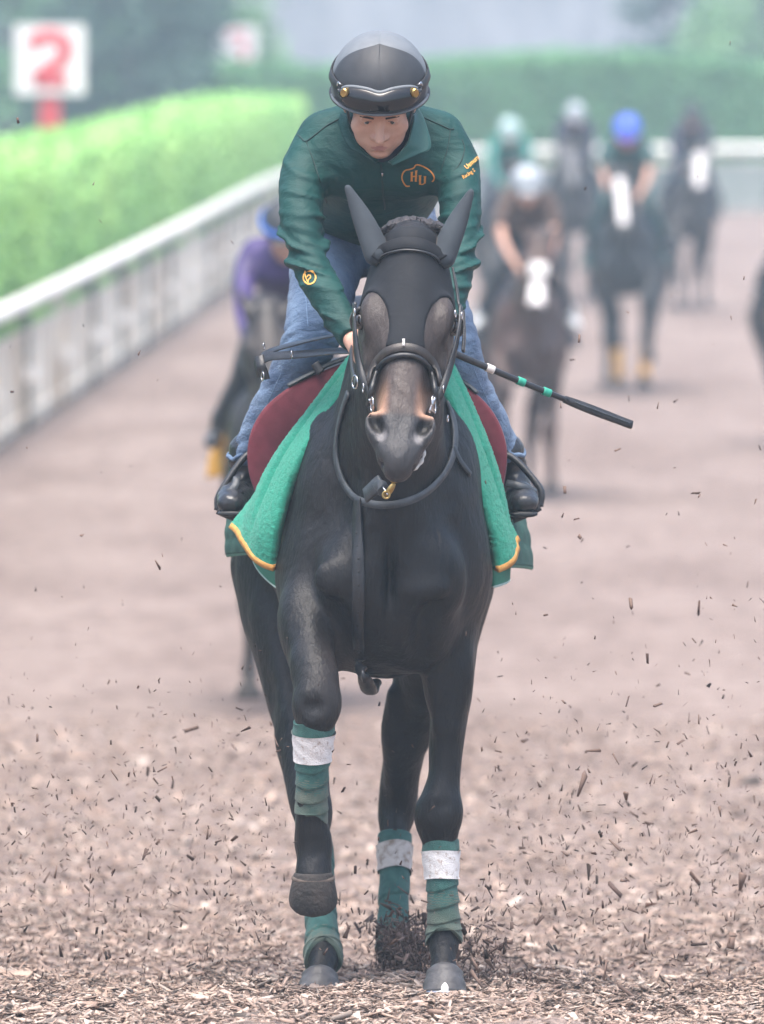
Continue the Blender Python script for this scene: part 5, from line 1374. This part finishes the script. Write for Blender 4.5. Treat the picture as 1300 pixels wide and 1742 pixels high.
bg_jl = Fld((-.36, -.22, 1.50), (.36, .86, 2.24), .013).run(jacket_prims(False)).mesh('field_jacket', 1)
bg_js = Fld((-.36, -.22, 1.50), (.36, .86, 2.24), .013).run(jacket_prims(False, True)).mesh('field_shirt', 1)
bg_pants = Fld((-.46, .12, 1.12), (.46, 1.0, 2.02), .014).run(jeans_prims(False)).mesh('field_breeches', 1)
bg_boot = []
for sd_ in (-1, 1):
    lo = P(330, 910, .2) if sd_ < 0 else P(810, 910, .2); hi = P(480, 720, .68) if sd_ < 0 else P(960, 720, .68)
    bg_boot.append(Fld(lo, (hi.x, .68, hi.z + .03), .012).run(boot_prims(sd_, False)).mesh('field_boot', 1))
hpr = [ell(R_(*HC), HR, 0, ax=RA), ell(R_(0, .12, .055), (.075, .05, .008), .02, ax=RA)]
f = Fld(R_(0, 0, .05) - W((.2,) * 3), R_(0, 0, .05) + W((.2,) * 3), .010).run(hpr); x, y, z = f.grid()
uu = (x - RO.x) * r_u.x + (y - RO.y) * r_u.y + (z - RO.z) * r_u.z; ff = (x - RO.x) * r_f.x + (y - RO.y) * r_f.y + (z - RO.z) * r_f.z
f.F = np.maximum(f.F, .046 - uu + .25 * np.minimum(ff, 0)); bg_helm = f.mesh('field_helmet', 1)
bandm = strap_mesh([hpt(a, .30 - .15 * (1 - math.cos(a)) / 2, 1.02) for a in np.linspace(-math.pi, math.pi, 25)], [(hpt(a, .2) - R_(*HC)).normalized() for a in np.linspace(-math.pi, math.pi, 25)], .022, .008, 50)
def src(n, k=0): return [o for o in bpy.data.objects if o.type == 'MESH' and o.name.split('.')[0] == n][k].data
hoof_me = [o.data for o in horse.children if o.name.startswith('hoof') and not o.name.startswith('hoof_')]
band_me = [o.data for o in horse.children if o.name.startswith('bandage')]
cloth_me = pd.data; tail_me = tail.mesh('tail', 1)
FM = {
 'purple': mat('purple_jacket', (.060, .036, .165), (.035, .022, .10), 8, .6), 'navy': mat('navy_cloth', (.03, .035, .06), (.02, .022, .04), 8, .8), 'char': mat('charcoal_cloth', (.028, .032, .038), (.018, .02, .024), 8, .8),
 'green': mat('teal_jacket', (.02, .20, .17), (.014, .13, .11), 8, .6), 'dgreen': mat('dark_teal_shirt', (.012, .075, .07), (.008, .05, .05), 8, .7), 'blue': mat('blue_cap', (.05, .12, .62), (.03, .08, .45), 8, .4), 'bband': mat('bright_blue_band', (.03, .16, .62), None, 8, .5),
 'red': mat('red_scarf', (.45, .03, .06), None, 8, .6), 'grey': mat('pale_grey_cap', (.32, .36, .39), (.22, .25, .28), 8, .4), 'yellow': mat('yellow_cloth', (.72, .36, .02), (.55, .26, .015), 8, .7), 'teal_pale': mat('pale_teal_cap', (.30, .42, .42), None, 8, .4),
 'tanv': mat('brown_vest', (.075, .045, .034), (.05, .03, .024), 8, .8), 'white_boot': mat('pale_boot', (.62, .66, .68), None, 8, .5), 'cream': mat('white_fleece', (.78, .77, .76), None, 20, .9)}
def ov(o, *ms):
    while len(o.data.materials) < len(ms): o.data.materials.append(None)
    for i, m in enumerate(ms): o.material_slots[i].link = 'OBJECT'; o.material_slots[i].material = m
    return o
def part(name, me, root, *ms):
    o = bpy.data.objects.new(name, me); COL.objects.link(o); o.parent = root
    return ov(o, *ms)
def field_pair(px, d, hl, rl, coat, jacket, short, pants, cap, boots=None, mark=None, markm='coat_white', bands=None, cloth=None, cl_label=None, band=None, mirror=False, scarf=None, star=False, sc=1.0):
    y = d + CAM_Y; x = (px - 650) * d / FPX; loc = (x, y, ground_z(y) + .05); sx = -1 if mirror else 1
    h_ = thing('horse', hl, 'horse', loc, 'horses galloping behind the leader'); h_.scale = (sx * sc * 1.1, sc, sc)
    part('body', bg_body, h_, coat); part('tail', tail_me, h_, MT['hair'])
    part('mane', mound_me, h_, MT['hair'])
    for me in hoof_me: part('hoof', me, h_, MT['hoof_dusty'])
    for i, me in enumerate(band_me):
        if bands and bands[i] is not None: part('bandage', me, h_, bands[i], bands[i])
    if mark is not None: part('face_marking', mark, h_, MT[markm])
    if star: part('sheepskin_noseband', bg_star, h_, FM['cream'])
    c_ = thing('saddle_cloth', cl_label or ('saddle cloth under the ' + rl.split(' behind')[0]), 'saddle cloth', loc); c_.scale = (sx * sc, sc, sc)
    part('cloth', cloth_me, c_, cloth or FM['char'])
    r_ = thing('person', rl, 'person', loc, 'riders behind the leader'); r_.scale = (sx * sc, sc, sc)
    part('body', bg_rbody, r_, MT['skin'], MT['skin'], MT['hair']); part('jacket', bg_js if short else bg_jl, r_, jacket); part('breeches', bg_pants, r_, pants)
    for b in bg_boot: part('boot', b, r_, boots or MT['boot'])
    he = part('helmet', bg_helm, r_, cap)
    if band: part('helmet_band', bandm, he, band)
    if scarf: part('scarf', scarf_me, r_, scarf)
mound_me = mound.mesh('mane', 1)
scarf_me = Fld(R_(0, 0, -.05) - W((.16,) * 3), R_(0, 0, -.05) + W((.16,) * 3), .012).run([ell(R_(0, .02, -.03), (.098, .10, .055), 0, ax=RA)]).mesh('scarf', 1)
yb = FM['yellow']
field_pair(484, 38.5, 'dark horse mostly hidden behind the leading horse', 'rider in purple with a blue banded black helmet at left behind the leader', MT['coat_dark'], FM['purple'], False, FM['char'], MT['helmet'], cloth=FM['yellow'], cl_label='yellow saddle cloth of the rider in purple', band=FM['bband'], mirror=True)
field_pair(899, 59, 'chestnut horse with white nose and white noseband right of the leader', 'rider with bare forearms and pale grey helmet on the chestnut horse', MT['coat_chestnut'], FM['tanv'], True, FM['char'], FM['grey'], boots=FM['white_boot'], mark=bg_snip, star=True, cl_label='dark saddle cloth on the chestnut horse')
field_pair(1066, 76, 'black horse with pale face stripe and a yellow leg bandage', 'rider in blue cap and red scarf with bare forearms on the black horse', MT['coat_black'], FM['dgreen'], True, FM['dgreen'], FM['blue'], mark=bg_strip, markm='coat_white', bands=[None, None, yb, yb], scarf=FM['red'], mirror=True, cloth=FM['dgreen'], sc=1.07, cl_label='dark teal saddle cloth on the black horse')
field_pair(1178, 96, 'dark horse with a broad white blaze at far right of the field', 'dark clothed rider on the horse with the broad white blaze', MT['coat_dark'], FM['navy'], False, FM['navy'], FM['char'], mark=bg_blaze, cl_label='dark saddle cloth on the white blazed horse')
field_pair(978, 98, 'grey faced dark horse far back between two riders', 'dark clothed rider on the far grey faced horse', MT['coat_dark'], FM['navy'], False, FM['char'], FM['grey'], mark=bg_blaze, markm='coat_grey', mirror=True, cl_label='dark saddle cloth on the far grey faced horse')
field_pair(868, 86, 'dark horse far back behind the chestnut', 'rider in teal jacket and pale helmet far back behind the chestnut', MT['coat_dark'], FM['green'], False, FM['navy'], FM['teal_pale'], cl_label='dark saddle cloth on the horse behind the chestnut')
field_pair(1372, 66, 'dark horse just cut by the right edge of the frame', 'rider at the right edge of the frame showing only a boot', MT['coat_dark'], FM['navy'], False, FM['char'], FM['char'], cl_label='dark saddle cloth at the right edge of the frame')

# ================================================================== WOOD CHIPS
def chip_verts(rng, n, L, Wd, T):
    """n splinters: jittered slabs with uneven ends (8 verts each), random turn"""
    base = np.array([(x, y, z) for x in (-1, 1) for y in (-1, 1) for z in (-1, 1)], float)
    V = base[None] * np.stack([L, Wd, T], 1)[:, None, :] * .5
    V *= 1 + rng.uniform(-.35, .35, (n, 8, 3)) * [.8, 1.0, 1.0]
    tp = rng.uniform(.15, 1.0, (n, 1)); V[:, 4:, 1] *= tp; V[:, 4:, 2] *= np.sqrt(tp)
    V[:, :, 1] += (np.abs(V[:, :, 0]) * rng.normal(0, .12, (n, 1)))
    return V
CF = np.array([(0, 1, 3, 2), (4, 6, 7, 5), (0, 4, 5, 1), (2, 3, 7, 6), (0, 2, 6, 4), (1, 5, 7, 3)])
def rots(rng, n, flat=0.0):
    yaw = rng.uniform(0, 2 * np.pi, n); pit = rng.normal(0, flat, n) if flat else rng.uniform(-1.5, 1.5, n); rol = rng.normal(0, flat * 1.4, n) if flat else rng.uniform(-3, 3, n)
    R = np.zeros((n, 3, 3)); cy, sy, cp, sp, cr, sr = np.cos(yaw), np.sin(yaw), np.cos(pit), np.sin(pit), np.cos(rol), np.sin(rol)
    R[:, 0, 0] = cy * cp; R[:, 0, 1] = cy * sp * sr - sy * cr; R[:, 0, 2] = cy * sp * cr + sy * sr
    R[:, 1, 0] = sy * cp; R[:, 1, 1] = sy * sp * sr + cy * cr; R[:, 1, 2] = sy * sp * cr - cy * sr
    R[:, 2, 0] = -sp; R[:, 2, 1] = cp * sr; R[:, 2, 2] = cp * cr
    return R
def chip_material(name, cols):
    m = bpy.data.materials.new(name); m.use_nodes = True; t = m.node_tree; N = t.nodes; L = t.links; b = N['Principled BSDF']
    b.inputs['Roughness'].default_value = .85; b.inputs['Specular IOR Level'].default_value = .2
    g = N.new('ShaderNodeNewGeometry'); rp = N.new('ShaderNodeValToRGB'); rp.color_ramp.interpolation = 'LINEAR'
    e = rp.color_ramp.elements; e[0].position = 0; e[0].color = (*cols[0], 1); e[1].position = 1; e[1].color = (*cols[-1], 1)
    for i, c in enumerate(cols[1:-1]): k = e.new((i + 1) / (len(cols) - 1)); k.color = (*c, 1)
    L.new(g.outputs['Random Per Island'], rp.inputs['Fac'])
    tc = N.new('ShaderNodeTexCoord'); no = N.new('ShaderNodeTexNoise'); no.inputs['Scale'].default_value = 220; L.new(tc.outputs['Object'], no.inputs['Vector'])
    mx = N.new('ShaderNodeMix'); mx.data_type = 'RGBA'; mx.blend_type = 'MULTIPLY'; mx.inputs[0].default_value = .7
    r2 = N.new('ShaderNodeValToRGB'); r2.color_ramp.elements[0].color = (.45, .43, .42, 1); r2.color_ramp.elements[1].color = (1.25, 1.22, 1.2, 1); L.new(no.outputs['Fac'], r2.inputs['Fac'])
    L.new(rp.outputs[0], mx.inputs[6]); L.new(r2.outputs[0], mx.inputs[7]); L.new(mx.outputs[2], b.inputs['Base Color'])
    return m
MT['chips'] = chip_material('ground_chips', [(.05, .036, .031), (.43, .325, .265), (.27, .195, .16), (.62, .51, .43), (.13, .09, .075), (.48, .37, .30), (.32, .235, .195), (.54, .46, .40), (.03, .026, .025)])
MT['chips_fly'] = chip_material('flying_chips', [(.05, .035, .030), (.14, .095, .08), (.075, .052, .045), (.20, .14, .115), (.045, .038, .036), (.11, .06, .045)])
def chips(name, C, rng, size, flat, m, label, cat, group=None):
    n = len(C); L = size * rng.lognormal(0, .45, n); Wd = L * rng.uniform(.14, .42, n); T = L * rng.uniform(.04, .13, n)
    V = np.einsum('nij,nkj->nki', rots(rng, n, flat), chip_verts(rng, n, L, Wd, T)) + C[:, None, :]
    F = (CF[None] + np.arange(n)[:, None, None] * 8).reshape(-1, 4)
    return tag(link(name, mesh_np(name, V.reshape(-1, 3), F, smooth=False), m), label, cat, group, 'stuff')
rng = np.random.default_rng(21)
def scatter(n, y0, y1, half):
    y = y0 + (y1 - y0) * rng.random(n); x = (rng.random(n) * 2 - 1) * half * (20 + y) / 20
    return np.stack([x, y, np.array([gz(a, b) for a, b in zip(x, y)]) + rng.uniform(.0, .010, n)], 1)
chips('wood_chips', np.vstack([scatter(52000, -1.3, 1.4, 1.02), scatter(34000, 1.4, 6, 1.02), scatter(22000, -2.6, 4, 2.1)]), rng, .0175, .26, MT['chips'], 'fine loose wood chips covering the near track surface', 'wood chips')
chips('wood_chips', scatter(15000, 6, 18, 1.05), rng, .026, .3, MT['chips'], 'loose wood chips on the track behind the leading horse', 'wood chips')
# chips in the air: one mesh per shape, the larger ones each an object
shapes = []
for i in range(8):
    V = chip_verts(rng, 1, np.array([1.0]), np.array([rng.uniform(.18, .5)]), np.array([rng.uniform(.08, .22)]))[0]
    me = mesh_np('wood_chip', V, CF, smooth=False); me.materials.append(MT['chips_fly']); shapes.append(me)
def air_point(low=True):
    while True:
        u = rng.random(); px = rng.uniform(0, 1300)
        py = 1690 - abs(rng.normal(0, 1)) * (230 if low else 520)
        if py < 250: continue
        if px < 480 and py < 1150 and rng.random() < .75: continue
        if 480 < px < 830 and rng.random() < .75: continue
        return px, py
BIG = [(268, 962, 17), (196, 1318, 22), (94, 1481, 22), (352, 1419, 16), (209, 1583, 20), (1074, 1026, 22), (986, 914, 13), (1047, 1290, 24), (1009, 1277, 26), (990, 1335, 40), (1066, 1355, 20), (1124, 1320, 10), (1062, 1498, 22), (1180, 1415, 18), (1048, 1437, 26), (1275, 1282, 14), (1190, 1224, 14),
       (880, 1250, 12), (1162, 1270, 14), (1225, 1380, 18), (986, 576, 14), (160, 312, 8), (30, 205, 9), (237, 600, 9), (395, 412, 8), (46, 762, 8), (140, 910, 12), (64, 1255, 14), (330, 1110, 9), (276, 1308, 18), (1250, 1030, 9), (1285, 853, 10), (1190, 843, 12), (960, 833, 12), (1050, 765, 11), (1242, 73, 8), (1187, 300, 7), (1140, 430, 7), (1266, 473, 7), (1068, 530, 8), (955, 690, 8), (1120, 690, 10),
       (1262, 1500, 30), (1246, 1600, 26), (1250, 1555, 22), (828, 1560, 18), (808, 1640, 30), (815, 1665, 34), (1280, 1672, 18), (30, 1705, 24), (120, 1690, 20), (1030, 1650, 34)]
NAMED = {(268, 962): 'rounded dark clod chip flying left of the saddle towel', (196, 1318): 'pale pointed chip flying at left, level with the raised knee', (94, 1481): 'flat dark chip flying low near the left edge',
         (209, 1583): 'rounded dark lump of wood low at left, level with the raised hoof', (1074, 1026): 'long dark oval chip flying at right, level with the chest', (1047, 1290): 'round brown lump flying right of the planted leg',
         (990, 1335): 'longest dark splinter cluster flying right of the planted knee', (1009, 1277): 'upright jointed splinter flying right of the planted leg', (986, 576): 'small chip in front of the chestnut horse, above the whip', (1242, 73): 'topmost chip flying against the far hedge at upper right',
         (160, 312): 'small chip flying in front of the left hedge', (30, 205): 'thin chip flying below the number 2 board'}
spots = [(a, b, c) for a, b, c in BIG]
while len(spots) < 290:
    px, py = air_point(rng.random() < .8); spots.append((px, py, rng.lognormal(1.9, .38)))
for (px, py, s) in spots:
    yy = rng.uniform(-.5, .35) if py < 1600 else rng.uniform(-.35, .0)
    p = P(px, py, yy); p.z = max(p.z, gz(p.x, p.y) + .012)
    o = bpy.data.objects.new('wood_chip', shapes[int(rng.integers(0, 8))]); COL.objects.link(o); o.location = p
    L = s / 720.0; o.scale = (L, L, L); o.rotation_euler = tuple(rng.uniform(-3.1, 3.1, 3))
    tag(o, NAMED.get((px, py), 'small brown wood chip thrown up in the air around the leading horse'), 'wood chip', 'wood chips flying in the air')
pts = []
while len(pts) < 3800:
    px, py = air_point(rng.random() < .9); yy = rng.uniform(-.6, 2.2)
    p = P(px, py, yy)
    if p.z > gz(p.x, p.y) + .01: pts.append(p)
chips('flying_wood_dust', np.array([list(p) for p in pts]), rng, .0085, 0, MT['chips_fly'], 'small wood splinters and dust thrown up from the track', 'wood splinters')
# clod bursting up behind the leading hoofs
c0 = np.array(P(694, 1630, .72)); n = 3000; q = rng.random(n)
C = rng.normal(size=(n, 3)) * [.034, .09, .032]
up = q > .62; C[up] = rng.normal(size=(up.sum(), 3)) * [.030, .09, .030] + [.0, 0, .055]; C[up, 0] += np.abs(C[up, 2]) * rng.normal(0, .55, up.sum())
sp_ = q > .88; C[sp_] = rng.normal(size=(sp_.sum(), 3)) * [.085, .14, .060] + [.01, 0, .03]
C[:, 0] += .012 * np.sin(C[:, 2] * 60); C = C + c0; C[:, 2] = np.maximum(C[:, 2], ground_z(.7) + .0 + np.abs(rng.normal(0, .01, n)))
MT['chips_clod'] = chip_material('damp_clod_chips', [(.06, .042, .037), (.20, .145, .125), (.10, .072, .063), (.32, .24, .21), (.05, .04, .037), (.15, .10, .085)])
chips('kicked_up_clod', C, rng, .0115, 0, MT['chips_clod'], 'clod of dark wood chips bursting up beside the front hoof', 'dirt clod')
C = np.array(P(810, 1640, .25)) + rng.normal(size=(420, 3)) * [.05, .1, .07]; C[:, 2] = np.maximum(C[:, 2], .01)
chips('kicked_up_clod', C, rng, .013, 0, MT['chips_fly'], 'loose spray of chips just right of the planted hoof', 'dirt clod')

# ================================================================== THE AIR
hb = MB(); hb.box((0, 170, 9.0), (190, 245, 12.6))
hz = link('haze', hb.mesh('haze'), None)
hm = bpy.data.materials.new('haze'); hm.use_nodes = True; t = hm.node_tree; t.nodes.clear()
vo = t.nodes.new('ShaderNodeVolumePrincipled'); vo.inputs['Density'].default_value = .0016
vo.inputs['Color'].default_value = (.66, .86, 1.0, 1); vo.inputs['Anisotropy'].default_value = .2
mo = t.nodes.new('ShaderNodeOutputMaterial'); t.links.new(vo.outputs[0], mo.inputs['Volume'])
hz.data.materials.append(hm)
tag(hz, 'pale haze in the air over the whole track', 'haze', kind='stuff')
